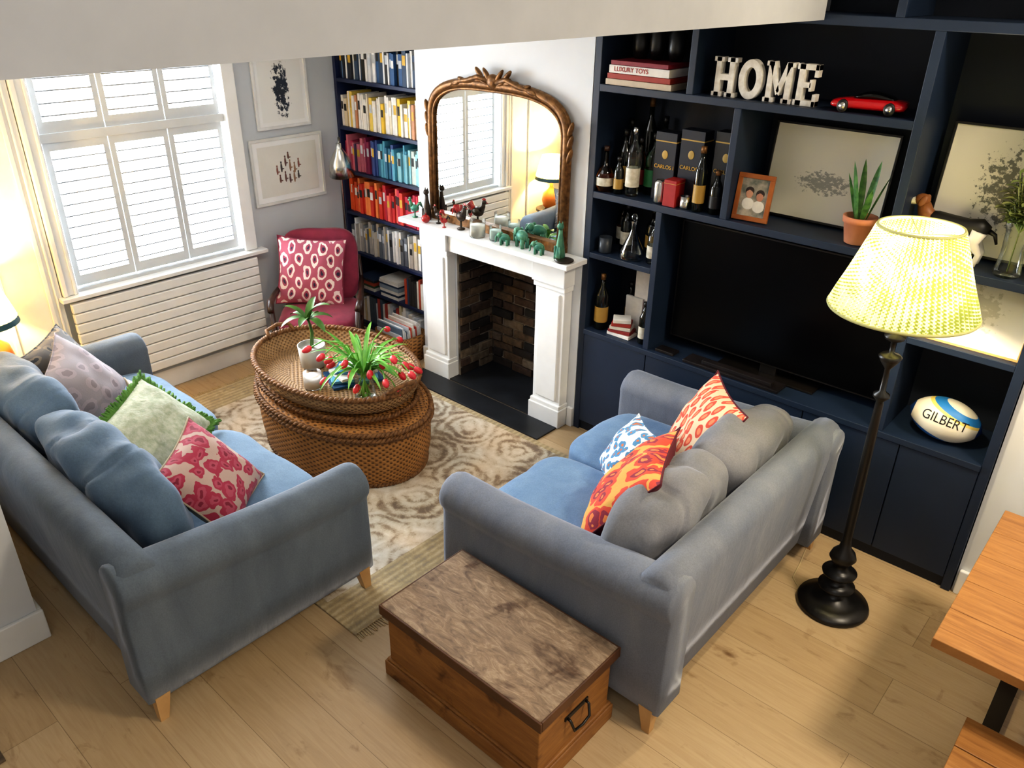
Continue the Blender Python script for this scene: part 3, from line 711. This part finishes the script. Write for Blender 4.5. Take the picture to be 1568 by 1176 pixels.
framed('framed_photograph',.46,.40,pen((-.66,4.16,1.488),-.62),P('pale_oak_frame','#c99a58',.5),PRINT('faded_photo',(.4,.5),(.3,.3),9,.40,'#d9d4c8','#f7f2ea'),CREAM,.012,.0)
ph=framed('photo_frame',.2,.25,Matrix.Translation((-1.86,4.07,1.83))@Matrix.Rotation(.1,4,'Z')@Matrix.Rotation(-.15,4,'X'),P('oak_frame','#a8622a',.4,c2='#8a4a1e'),P('photo_backdrop','#5a6058',.4,c2='#a89e90',ns=18),CREAM,.025,.0)
mb=MB(); 
for x,z,c in ((-.025,.02,'#c89478'),(.035,.01,'#b8826a')):
    mb.ell((x,.006,z),(.02,.002,.026),0,hx(c)); mb.ell((x,.0065,z+.014),(.024,.002,.022),0,hx('#2a1c14')); mb.ell((x,.006,z-.055),(.035,.002,.032),0,hx('#d8d4cc'))
mb.build('portrait',CM,ph)
# ------------------------------------------------------------ HOME letters
hm=E('home_letter_sign',(-2.185,4.05,2.326)); hm.scale=(.95,1,1); mb=MB(); LH=.195
def st(x0,x1,z0,z1): mb.box(x0,x1,0,.045,z0*LH,z1*LH)
for x in (.02,.1): st(x,x+.032,0,1)
st(.05,.102,.42,.58)
for x in (.006,.086): st(x,x+.06,0,.12); st(x,x+.06,.88,1)
o=.2; n=36
R1=[(o+.03+.068*math.cos(2*pi*j/n),(.5+.5*math.sin(2*pi*j/n))*LH) for j in range(n)]; R2=[(o+.03+.034*math.cos(2*pi*j/n),(.5+.3*math.sin(2*pi*j/n))*LH) for j in range(n)]
vs=[(x,0,z) for x,z in R1]+[(x,0,z) for x,z in R2]+[(x,.045,z) for x,z in R1]+[(x,.045,z) for x,z in R2]; fs=[]
for j in range(n):
    k=(j+1)%n; fs+=[(j,k,n+k,n+j),(2*n+j,3*n+j,3*n+k,2*n+k),(j,2*n+j,2*n+k,k),(n+j,n+k,3*n+k,3*n+j)]
mb.add(vs,fs)
o=.315
for x in (o+.012,o+.115): st(x,x+.03,0,1)
for x in (o,o+.103): st(x,x+.055,0,.12)
st(o,o+.045,.88,1); st(o+.113,o+.157,.88,1)
mb.prism([(o+.012,LH),(o+.045,LH),(o+.09,.3*LH),(o+.07,.18*LH)],.045); mb.prism([(o+.145,LH),(o+.112,LH),(o+.067,.3*LH),(o+.087,.18*LH)],.045)
o=.485
st(o+.012,o+.045,0,1); st(o,o+.12,0,.14); st(o,o+.115,.86,1); st(o+.04,o+.085,.44,.57); st(o+.1,o+.12,0,.3); st(o+.095,o+.115,.7,1); st(o+.075,o+.09,.36,.64)
mb.build('letters',P('distressed_white','#e6e2da',.7,c2='#c8c0b4',ns=20),hm,bev=.002)
# ------------------------------------------------------------ toy car
tc=E('toy_sports_car',(-1.36,4.09,2.326),.12); tc.scale=(1.05,1.1,1.25); mb=MB()
def car_ring(x,w_,zb,zt,ws):
    return [Vector((x,-w_,zb)),Vector((x,-w_,zb+(zt-zb)*.55)),Vector((x,-w_*ws,zt)),Vector((x,w_*ws,zt)),Vector((x,w_,zb+(zt-zb)*.55)),Vector((x,w_,zb))]
mb.loft([car_ring(*a) for a in ((-.165,.045,.018,.036,.7),(-.15,.062,.012,.044,.8),(-.10,.068,.01,.052,.82),(-.04,.064,.01,.055,.8),(.04,.064,.01,.056,.8),(.1,.07,.01,.058,.8),(.15,.066,.012,.054,.8),(.165,.05,.02,.046,.7))])
mb.build('body',P('car_red','#c4101a',.2,Coat_Weight=.6),tc,sub=1)
mb=MB(); mb.loft([car_ring(*a) for a in ((-.07,.045,.05,.056,.9),(-.02,.046,.05,.078,.75),(.03,.046,.05,.082,.72),(.08,.044,.05,.07,.75),(.12,.04,.05,.056,.8))]); mb.build('cabin',BLACK,tc,sub=1)
mb=MB()
for x in (-.1,.1):
    for y in (-.066,.066): mb.lathe([(.022,-.008),(.024,-.006),(.024,.006),(.022,.008)],20,0,M=TM((x,y,.024),(pi/2,0,0))); mb.lathe([(.014,-.0095),(.014,.0095)],12,1,M=TM((x,y,.024),(pi/2,0,0)))
mb.build('wheels',[BLKM,CHROME],tc)
# ------------------------------------------------------------ bottles, boxes
GB=P('dark_bottle','#0c0f0a',.12); GA=GLASS('amber_glass','#b0682a'); LAB=P('label_white','#d8d2c2',.6,c2='#b8af98',ns=30); LABD=P('label_black','#1a1a1a',.5); LABG=P('label_gold','#a8843c',.5); LABR=P('label_red','#8c2420',.5)
GSS=GLASS('green_gin_glass','#2f9c5a')
def bottle(name,x,y,z,h,r,g,cap=None,lab=LAB,round_=False):
    e=E(name,(x,y,z)); mb=MB(); s_=.62 if not round_ else .5
    if round_: pr=[(r*.6,0),(r*.95,.03*h),(r,.2*h),(r*.98,.35*h),(r*.6,.52*h),(.016,.6*h),(.014,.9*h)]
    else: pr=[(r*.9,0),(r,.015*h),(r,s_*h),(r*.85,(s_+.05)*h),(.016,(s_+.16)*h),(.014,.93*h)]
    mb.lathe(pr,20); mb.build('glass',g,e)
    mb=MB(); mb.lathe([(r*1.015,.14*h),(r*1.015,(.42 if not round_ else .32)*h)],20,cap0=False,cap1=False); mb.build('label',lab,e)
    mb=MB(); mb.lathe([(.017,.9*h),(.017,h)],12); mb.build('cap',cap or BLKM,e); return e
Z1=1.701
bottle('liquor_bottle',-2.83,4.06,Z1,.27,.055,GA,WOODD,round_=True)
bottle('liquor_bottle',-2.77,4.17,Z1,.36,.04,GB,lab=LABG)
bottle('liquor_bottle',-2.70,4.32,Z1,.54,.045,GB,GOLD,lab=LABD)
bottle('liquor_bottle',-2.645,4.08,Z1,.40,.042,CLEAR,CHROME)
bottle('gin_bottle',-2.58,4.20,Z1,.36,.052,GSS,BLKM,lab=P('label_green','#2c7a48',.5))
bottle('liquor_bottle',-2.82,4.30,Z1,.40,.04,GA)
bottle('liquor_bottle',-2.73,4.06,Z1,.22,.03,GB,lab=LABG)
bottle('liquor_bottle',-2.68,4.21,Z1,.32,.035,GA,lab=LABR)
bottle('liquor_bottle',-2.60,4.33,Z1,.44,.04,GB,lab=LAB)
bottle('wine_bottle',-2.175,4.05,Z1,.36,.034,GB,GOLD,lab=LABG)
bottle('wine_bottle',-2.08,4.07,Z1,.24,.034,GB,GOLD,lab=LABD)
GT=P('gold_print','#c8a04a',.4,.6)
def text(name,body,size,M,mat,parent=None,ext=.0008):
    c=bpy.data.curves.new(name,'FONT'); c.body=body; c.size=size; c.extrude=ext; c.align_x='CENTER'; c.align_y='CENTER'
    o=bpy.data.objects.new(name,c); COL.objects.link(o); c.materials.append(mat); o.parent=parent; o.matrix_local=M; return o
FACE=Matrix.Rotation(pi/2,4,'X')
for i,(x,y,w_,h,c) in enumerate(((-2.455,4.16,.14,.39,'#0e1120'),(-2.29,4.17,.15,.42,'#121524'),(-2.345,4.065,.08,.15,'#a02020'),(-2.09,4.20,.15,.43,'#141418'))):
    e=E('gift_box',(x,y,Z1)); mb=MB(); mb.box(-w_/2,w_/2,-.05,.05,0,h,0,hx(c)).box(-w_/2-.001,w_/2+.001,-.051,.051,h*.86,h*.88,0,hx('#b89648')); mb.build('box',CM,e,bev=.002)
    if i!=2:
        text('lettering','CARLOS I',.031,Matrix.Translation((0,-.0515,h*.5))@FACE,GT,e)
        mb=MB(); mb.ell((0,-.051,h*.68),(.02,.002,.025),0,hx('#b89648')); mb.build('crest',CM,e)
mb=MB(); mb.lathe([(.03,0),(.034,.01),(.034,.12),(.02,.14)],20); mb.build('cocktail_shaker',CHROME,loc=(-2.43,4.05,Z1))
mb=MB(); mb.lathe([(.028,0),(.031,.01),(.031,.07),(.028,.07),(.028,.012)],20); mb.build('steel_cup',CHROME,loc=(-2.256,4.05,Z1))
tb=E('stack_of_magazines',(-2.62,4.1,2.326)); mb=MB()
for i,(c,w_,h) in enumerate((('#c8b8a0',.44,.035),('#a03020',.42,.03),('#e8e2da',.40,.045),('#882030',.38,.025))):
    z=sum((.035,.03,.045,.025)[:i]); mb.box(-w_/2,w_/2,-.09,.16,z,z+h-.002,0,hx(c))
mb.build('books',CM,tb,bev=.002); text('lettering','LUXURY TOYS',.035,Matrix.Translation((-.05,-.0915,.087))@FACE,P('red_print','#b02020',.5),tb)
for x,h,r in ((-2.74,.2,.05),(-2.63,.22,.045),(-2.5,.2,.05)):
    mb=MB(); mb.lathe([(r*.7,0),(r,.05),(r,h*.7),(r*.4,h*.85),(r*.45,h),(r*.3,h)],20); mb.build('black_vessel',BLKM,loc=(x,4.2,2.462))
Z2=1.311
bottle('wine_bottle',-2.73,4.2,Z2,.30,.04,GB); bottle('liquor_bottle',-2.46,4.1,Z2,.27,.042,CLEAR,BLKM); bottle('liquor_bottle',-2.58,4.27,Z2,.28,.045,GB,lab=LABG); bottle('liquor_bottle',-2.83,4.3,Z2,.28,.04,GA)
mb=MB(); mb.lathe([(.04,0),(.042,.01),(.042,.1),(.038,.1),(.038,.015)],20); mb.build('spice_tin',P('tin_dark','#2a3038',.4),loc=(-2.8,4.07,Z2))
mb=MB(); mb.lathe([(.075,0),(.085,.01),(.07,.06),(.03,.14),(.016,.18),(.018,.22),(.03,.24)],24,cap1=False); mb.ell((0,0,.26),(.02,.02,.025)); mb.build('decanter',CLEAR,loc=(-2.61,4.09,Z2))
Z3=.781
bottle('champagne_bottle',-2.80,4.08,Z3,.38,.045,GB,GOLD,lab=LABG)
bx=E('book_box_set',(-2.53,4.27,Z3)); mb=MB(); mb.box(-.1,.04,-.07,.06,0,.42,0,hx('#e8e4de')).box(.045,.115,-.09,.06,0,.40,0,hx('#b01c24')).box(-.15,-.02,-.09,-.072,.0,.24,0,hx('#d8d4cc')); mb.build('boxes',CM,bx,bev=.002)
mb=MB()
for i,c in enumerate(('#e6e2da','#8c2a26','#d8d0c0','#a83a30','#e8e4da')): mb.box(-.09+i*.006,.08-i*.008,-.05,.05,i*.025,i*.025+.023,0,hx(c),M=TM((0,0,0),(0,0,i*.15)))
mb.build('stack_of_tins',CM,loc=(-2.62,4.08,Z3),bev=.002)
bottle('liquor_bottle',-2.455,4.07,Z3,.28,.035,GB,lab=LAB); bottle('liquor_bottle',-2.70,4.27,Z3,.3,.035,GB,lab=LABG)
sp=E('potted_snake_plant',(-1.285,4.085,Z1)); mb=MB(); mb.lathe([(.045,0),(.055,.005),(.075,.11),(.082,.11),(.084,.14),(.074,.14),(.07,.115),(.01,.115)],28); mb.build('pot',P('terracotta','#c07a58',.8,c2='#d09070'),sp)
mb=MB()
for a,e,l in ((0,3,.26),(1.5,3,.3),(3,2.5,.24),(4.2,3.4,.32),(5.3,2.2,.2),(2.3,5,.3)):
    leaf(mb,(.025*math.cos(a),.025*math.sin(a),.11),(math.cos(a),math.sin(a),e),l,.035,-.1)
mb.build('leaves',P('snake_leaf','#5d8f4a',.4,c2='#2f5a30',ns=30),sp,recalc=False)
dg=E('dog_figurine',(-.855,4.12,Z1)); mb=MB()
def dl(pts,r,mi,n=12): mb.tube(pts,r,n,mi)
dl([(-.13,0,.19),(-.10,0,.175),(-.03,0,.165),(.05,0,.17),(.10,0,.175),(.135,0,.165)],[.035,.052,.055,.045,.05,.03],0)
dl([(-.12,0,.17),(-.15,0,.21),(-.165,0,.245)],[.048,.036,.03],1)
mb.ell((-.175,0,.262),(.036,.03,.03),1); dl([(-.19,0,.26),(-.215,0,.25),(-.235,0,.245)],[.022,.016,.013],2)
mb.ell((-.238,0,.249),(.006,.008,.006),3)
for s_ in (-1,1):
    mb.ell((-.165,s_*.03,.262),(.016,.008,.028),1,rot=(s_*.3,.4,0)); mb.ell((-.197,s_*.016,.272),(.004,.004,.004),3)
    dl([(-.11,s_*.03,.17),(-.105,s_*.032,.10),(-.11,s_*.032,.05),(-.108,s_*.032,.01),(-.125,s_*.032,.006)],[.026,.018,.012,.012,.012],2)
    dl([(.105,s_*.03,.17),(.09,s_*.034,.11),(.125,s_*.034,.065),(.115,s_*.034,.012),(.098,s_*.034,.006)],[.036,.026,.013,.012,.012],2)
dl([(.13,0,.175),(.165,0,.16),(.18,0,.12)],[.014,.01,.006],3)
mb.ell((-.04,0,.14),(.09,.035,.03),2)
mb.build('body',[P('dog_black','#181614',.5),P('dog_brown','#8a5428',.5),P('dog_white','#e6dfd2',.5),BLKM],dg)
vf=E('vase_of_foliage',(-.595,4.08,Z1)); mb=MB(); mb.lathe([(.05,0),(.058,.01),(.048,.1),(.052,.2),(.062,.24)],24,cap1=False); mb.build('vase',CLEAR,vf)
mb=MB(); R9=random.Random(9)
for i in range(16):
    a=R9.uniform(0,2*pi); l=R9.uniform(.05,.15); h=R9.uniform(.28,.48); p1=Vector((l*math.cos(a),l*math.sin(a)*.6,h)); mb.tube([(0,0,.02),(0,0,.2),tuple(p1)],.003,5)
    for q in range(8): b=R9.uniform(0,6.3); leaf(mb,tuple(Vector((0,0,.2)).lerp(p1,.35+q*.09)),(math.cos(b),math.sin(b),.5),.06,.03,.6)
mb.build('foliage',P('foliage_dark','#6a8040',.5,c2='#8a8a54'),vf,recalc=False)
# rugby ball
rb=E('rugby_ball',(-.665,4.14,Z3)); RR=.11; HLn=.175; BM=TM((0,0,RR+.001),(0,.12,.1))
def balm():
    m,nt,b=newmat('ball_rubber'); v=coords(nt); g=N(nt,'ShaderNodeSeparateXYZ'); nt.links.new(v,g.inputs[0])
    ax=math_(nt,'ABSOLUTE',g.outputs[0]); az=math_(nt,'ADD',g.outputs[2],math_(nt,'MULTIPLY',g.outputs[0],.25))
    c=ramp(nt,math_(nt,'MULTIPLY_ADD',az,4,.5),[(0,hx('#1c5fa8')),(.2,hx('#e8e2d0')),(.74,hx('#e8d070')),(.79,hx('#2a7cc0')),(.9,hx('#e8e2d0'))],'CONSTANT')
    o=mixc(nt,math_(nt,'GREATER_THAN',ax,.155),c,hx('#183a70'))
    nt.links.new(o,b.inputs['Base Color']); setp(b,Roughness=.45); bump(nt,b,noi(nt,v,220,1),.3,.002); return m
mb=MB(); pr=[]
for i in range(25):
    x=-1+2*i/24; pr.append((max(RR*(1-abs(x)**2.1)**.62,.003),x*HLn))
mb.lathe(pr,40,M=Matrix.Rotation(pi/2,4,'Y')); mb.build('ball',balm(),rb,M=BM)
tx=text('tmp','GILBERT',.058,Matrix.Identity(4),BLKM,None,0)
bpy.context.view_layer.update(); dgp=bpy.context.evaluated_depsgraph_get()
me=bpy.data.meshes.new_from_object(tx.evaluated_get(dgp)); bpy.data.objects.remove(tx)
bm=bmesh.new(); bm.from_mesh(me); bmesh.ops.triangulate(bm,faces=bm.faces)
for _ in range(2): bmesh.ops.subdivide_edges(bm,edges=[e for e in bm.edges if e.calc_length()>.012],cuts=1); bmesh.ops.triangulate(bm,faces=bm.faces)
for v in bm.verts:
    x,z=v.co.x*1.0,v.co.y*1.2; r_=RR*(1-abs(x/HLn)**2.1)**.62; a=z/r_
    v.co=Vector((x,-(r_+.0015)*math.cos(a),(r_+.0015)*math.sin(a)))
bm.to_mesh(me); bm.free(); o=bpy.data.objects.new('lettering',me); COL.objects.link(o); o.parent=rb; o.matrix_local=BM@Matrix.Rotation(-.35,4,'X')
# ------------------------------------------------------------ mantel ornaments
MZ=1.2705
VER=P('verdigris','#2f6f60',.5,.3,c2='#5a8a6a',ns=20); BRZ=P('dark_bronze','#3a3028',.4,.5); REDG=P('red_glaze','#a82a28',.3)
def elephant(x,y,s_,rz,m):
    mb=MB(); mb.ell((0,0,.06),(.045,.028,.032)); mb.ell((-.045,0,.075),(.022,.02,.022)); mb.tube([(-.06,0,.075),(-.075,0,.05),(-.075,0,.02),(-.085,0,.012)],[.01,.008,.006,.004],8)
    for a in (-.025,.028):
        for b in (-.015,.015): mb.tube([(a,b,.05),(a,b,0)],[.012,.01],8)
    for b in (-1,1): mb.ell((-.035,b*.022,.078),(.014,.004,.02)); mb.tube([(-.062,b*.01,.062),(-.078,b*.012,.06)],[.003,.001],5)
    mb.tube([(.044,0,.07),(.052,0,.04)],[.003,.002],5)
    return mb.build('elephant_figurine',m,M=TM((x,y,MZ),(0,0,rz),(s_,s_,s_)))
def bird(x,y,s_,rz,m1,m2,name='rooster_figurine'):
    mb=MB(); mb.lathe([(.02,0),(.022,.006),(.006,.012),(.005,.045)],14); mb.ell((0,0,.07),(.036,.022,.026),0)
    mb.tube([(-.02,0,.08),(-.034,0,.105),(-.036,0,.12)],[.018,.012,.01],10); mb.ell((-.04,0,.125),(.014,.011,.012)); mb.tube([(-.05,0,.125),(-.064,0,.122)],[.004,.001],6,1)
    for k in range(4): mb.tube([(.02,0,.08),(.045,(k-1.5)*.008,.115),(.06,(k-1.5)*.012,.10-.01*k)],[.01,.008,.003],7,1)
    mb.ell((-.038,0,.14),(.012,.003,.008),1)
    return mb.build(name,[m1,m2],M=TM((x,y,MZ),(0,0,rz),(s_,s_,s_)))
bird(-4.36,3.85,1.0,.3,VER,VER,'bird_figurine'); bird(-4.12,3.86,.9,0,BRZ,REDG); bird(-3.90,3.87,1.35,2.9,BRZ,REDG); bird(-4.02,3.82,.7,1,REDG,BRZ,'bird_figurine')
elephant(-3.44,3.82,.85,.3,VER); elephant(-3.33,3.87,1.25,-.3,VER); elephant(-3.15,3.83,.85,.2,VER)
def cat(x,y,s_,m):
    mb=MB(); mb.lathe([(.03,0),(.034,.02),(.026,.08),(.014,.15),(.012,.18)],14); mb.ell((0,-.004,.2),(.02,.022,.02)); 
    for b in (-1,1): mb.lathe([(.007,0),(.001,.02)],6,M=TM((b*.012,0,.213)))
    mb.tube([(-.02,-.02,0),(-.018,-.026,.08)],[.01,.007],7); mb.tube([(.02,-.02,0),(.018,-.026,.08)],[.01,.007],7)
    mb.build('cat_figurine',m,M=TM((x,y,MZ),(0,0,0),(s_,s_,s_)))
cat(-4.26,3.88,1.0,BRZ); cat(-3.0,3.86,1.05,VER)
for x,y,r,h,c in ((-3.70,3.83,.055,.12,'#efeae2'),(-3.56,3.86,.042,.10,'#cfe0dc')):
    e=E('votive_candle',(x,y,MZ)); mb=MB(); mb.lathe([(r*.95,0),(r,.006),(r,h)],24,cap1=False); mb.build('jar',CLEAR,e)
    mb=MB(); mb.lathe([(r*.93,.008),(r*.93,h*.7),(.004,h*.72)],24); mb.build('wax',P('wax_jar',c,.5),e)
mb=MB(); mb.lathe([(.05,0),(.06,.006),(.062,.012),(.04,.01)],24); mb.build('small_dish',BRZ,loc=(-2.94,3.83,MZ))
mb=MB(); mb.ell((0,0,.03),(.032,.032,.03)); mb.tube([(0,0,.06),(.005,0,.075)],[.003,.002],5); mb.build('pomegranate_ornament',REDG,loc=(-4.2,3.81,MZ))
# ------------------------------------------------------------ floor lamp
def shade_mat(name,c1,c2,t=.5,fu=96,fv=22,lo=.38,hi=.6,pa=.10,amp=.22):
    m,nt,b=newmat(name); nt.nodes.remove(b); out=nt.nodes['Material Output']
    uv=N(nt,'ShaderNodeUVMap'); s_=N(nt,'ShaderNodeSeparateXYZ'); nt.links.new(uv.outputs[0],s_.inputs[0])
    a=math_(nt,'SINE',math_(nt,'MULTIPLY',s_.outputs[0],2*pi*fu)); bb=math_(nt,'SINE',math_(nt,'MULTIPLY',s_.outputs[1],2*pi*fv))
    pl=math_(nt,'MULTIPLY',math_(nt,'SINE',math_(nt,'MULTIPLY',s_.outputs[0],2*pi*64)),pa)
    q=math_(nt,'ADD',math_(nt,'ADD',math_(nt,'MULTIPLY',math_(nt,'MULTIPLY',a,bb),amp),pl),noi(nt,coords(nt),14,3))
    col=ramp(nt,q,[(lo,hx(c2)),(hi,hx(c1))])
    d=N(nt,'ShaderNodeBsdfDiffuse'); tr=N(nt,'ShaderNodeBsdfTranslucent'); mx=N(nt,'ShaderNodeMixShader'); mx.inputs[0].default_value=t
    for n_ in (d,tr): nt.links.new(col,n_.inputs[0])
    nt.links.new(d.outputs[0],mx.inputs[1]); nt.links.new(tr.outputs[0],mx.inputs[2]); nt.links.new(mx.outputs[0],out.inputs[0]); return m
fl=E('floor_lamp',(-.81,3.48,0)); fl.rotation_euler=(0,-.02,0); mb=MB()
mb.lathe([(.175,0),(.18,.012),(.173,.03),(.12,.045),(.085,.05),(.06,.075),(.035,.09),(.05,.105),(.085,.12),(.09,.135),(.06,.15),(.035,.165),(.045,.19),(.08,.205),(.085,.22),(.05,.235),(.028,.255),(.05,.285),(.065,.31),(.055,.34),(.03,.37),(.022,.42),(.024,.7),(.022,1.0),(.018,1.18),(.016,1.2),(.035,1.22),(.036,1.235),(.014,1.25),(.012,1.33),(.012,1.36),(.04,1.40),(.05,1.42),(.04,1.43),(.010,1.44),(.012,1.49),(.04,1.505),(.045,1.52),(.012,1.53),(.01,1.68)],32)
mb.build('stand',BLKM,fl)
mb=MB()
mb.lathe([(.296,1.645),(.272,1.71),(.243,1.78),(.213,1.86),(.18,1.95),(.163,2.0)],512,cap0=False,cap1=False,rip=.007,ripn=64)
mb.build('shade',shade_mat('pleated_shade','#dedaa6','#6f7a3e',.38,96,24,.36,.62,.16,.30),fl)
mb=MB()
for r_,z in ((.298,1.645),(.163,2.0)): mb.tube([(r_*math.cos(2*pi*j/64),r_*math.sin(2*pi*j/64),z) for j in range(64)],.007,6,closed=True)
for k in range(3): a=k*2.094; mb.tube([(0,0,1.97),(.16*math.cos(a),.16*math.sin(a),1.995)],.003,5)
mb.build('shade_trim',P('shade_trim','#c8c888',.7),fl)
mb=MB(); mb.ell((0,0,1.74),(.032,.032,.045)); mb.build('bulb',EM('bulb_glow','#ffe2a8',30),fl)
mb=MB(); mb.tube([(-.18,0,.006),(-.24,.06,.005),(-.26,.2,.005),(-.28,.3,.005),(-.30,.42,.005)],.004,6); mb.build('cord',P('cord','#c8b48a',.6),fl)
# ------------------------------------------------------------ side table + lamp left
stb=E('side_table',(-5.355,1.22,0)); mb=MB(); mb.lathe([(.15,.585),(.16,.59),(.16,.61),(.15,.615)],32); mb.lathe([(.14,0),(.14,.02),(.02,.04),(.02,.585)],24); mb.build('top_and_stem',WOODD,stb)
tl=E('table_lamp',(-5.355,1.22,.616)); mb=MB(); mb.lathe([(.06,0),(.085,.03),(.1,.09),(.085,.16),(.04,.2),(.02,.23),(.015,.3)],28); mb.build('base',P('orange_ceramic','#c8702c',.3),tl)
mb=MB(); mb.lathe([(.18,.31),(.172,.345)],96,1,cap0=False,cap1=False); mb.lathe([(.172,.345),(.16,.39),(.14,.46),(.11,.56)],96,0,cap0=False,cap1=False,rip=.003,ripn=32); mb.build('shade',[shade_mat('cream_pattern_shade','#f2dca0','#5a8a80',.5,24,8,.3,.42),P('teal_rim','#1f4a58',.6)],tl)
mb=MB(); mb.ell((0,0,.42),(.03,.03,.04)); mb.build('bulb',EM('bulb_glow_2','#ffd890',30),tl)
# ------------------------------------------------------------ dining table + bench
def oak():
    m,nt,b=newmat('oak_table_top'); 
    o=ramp(nt,noi(nt,coords(nt,'Object',(.7,9,1)),4,7,.65,1.5),[(.3,hx('#86582e')),(.55,hx('#a1703c')),(.8,hx('#b38550'))])
    nt.links.new(o,b.inputs['Base Color']); setp(b,Roughness=.4); return m
OK=oak()
dt=E('dining_table',(0,0,0)); mb=MB(); y=2.66
for k in range(5): mb.box(-.255,1.6,y,y+.212,.71,.752); y+=.213
mb.build('top',OK,dt,bev=.003)
mb=MB()
for x in (-.02,1.3):
    mb.box(x,x+.06,2.8,3.6,.66,.709).box(x,x+.06,2.8,3.6,0,.05)
    for y0,y1 in ((2.86,3.12),(3.54,3.28)):
        mb.loft([[Vector((x+a*.06,y0+(b-.5)*.07,.05)) for a,b in ((0,0),(1,0),(1,1),(0,1))],[Vector((x+a*.06,y1-.2*(1 if y0<3 else -1)+(b-.5)*.07,.66)) for a,b in ((0,0),(1,0),(1,1),(0,1))]],sm=False)
mb.build('legs',BLKM,dt)
bn=E('bench',(0,0,0)); mb=MB(); mb.box(-.07,1.35,2.36,2.53,.41,.45).box(-.07,1.35,2.535,2.70,.41,.45); mb.build('seat',OK,bn,bev=.003)
mb=MB()
for x in (.05,1.2): mb.box(x,x+.05,2.4,2.66,.37,.409).box(x,x+.05,2.42,2.46,0,.37).box(x,x+.05,2.6,2.64,0,.37)
mb.build('legs',BLKM,bn)
# ------------------------------------------------------------ lights
def light(name,t,loc,power,col,size=.1,rot=(0,0,0),sy=None,**k):
    l=bpy.data.lights.new(name,t); l.energy=power; l.color=col
    if t=='AREA':
        l.size=size
        if sy: l.shape='RECTANGLE'; l.size_y=sy
    elif t in('POINT','SPOT'): l.shadow_soft_size=size
    for a,v in k.items(): setattr(l,a,v)
    o=bpy.data.objects.new(name,l); COL.objects.link(o); o.location=loc; o.rotation_euler=rot; return o
W=bpy.data.worlds.new('sky'); S.world=W; W.use_nodes=True
W.node_tree.nodes['Background'].inputs[0].default_value=(.92,.96,1,1); W.node_tree.nodes['Background'].inputs[1].default_value=5
light('window_daylight','AREA',(-6.2,2.48,1.9),420,(.86,.93,1),1.6,(0,-pi/2,0),1.7)
light('floor_lamp_bulb','POINT',(-.846,3.48,1.83),36,(1,.84,.60),.04)
light('table_lamp_bulb','POINT',(-5.355,1.22,1.12),75,(1,.68,.28),.04)
light('hall_ceiling_light','AREA',(1.2,2.9,4.2),105,(1,.86,.66),.6,(0,0,0),.6)
light('stair_added_fill','AREA',(.3,-.6,4.2),22,(.92,.96,1),1.2,(0,0,0),1.2)  # added unseen fill above the camera, brightens the upper wall face
light('lounge_added_fill','AREA',(-3.4,2.4,2.70),14,(.97,.98,1),1.0,(0,0,0),1.0)  # added fill under the lounge ceiling, no fitting there
# ------------------------------------------------------------ camera
cam=bpy.data.cameras.new('camera'); co=bpy.data.objects.new('camera',cam); COL.objects.link(co); S.camera=co
cam.sensor_width=36; cam.lens=36*1215/1568; cam.clip_start=.05
Mx=Matrix(((0.74615,-0.31811,0.58486),(0.66558,0.33535,-0.66674),(0.01597,0.88676,0.46195))).to_4x4()
co.matrix_world=Matrix.Translation((0,0,2.9))@Mx
S.view_settings.view_transform='Standard'
try: S.view_settings.look='Medium High Contrast'
except Exception as ex: print('look',ex)
S.view_settings.exposure=.1
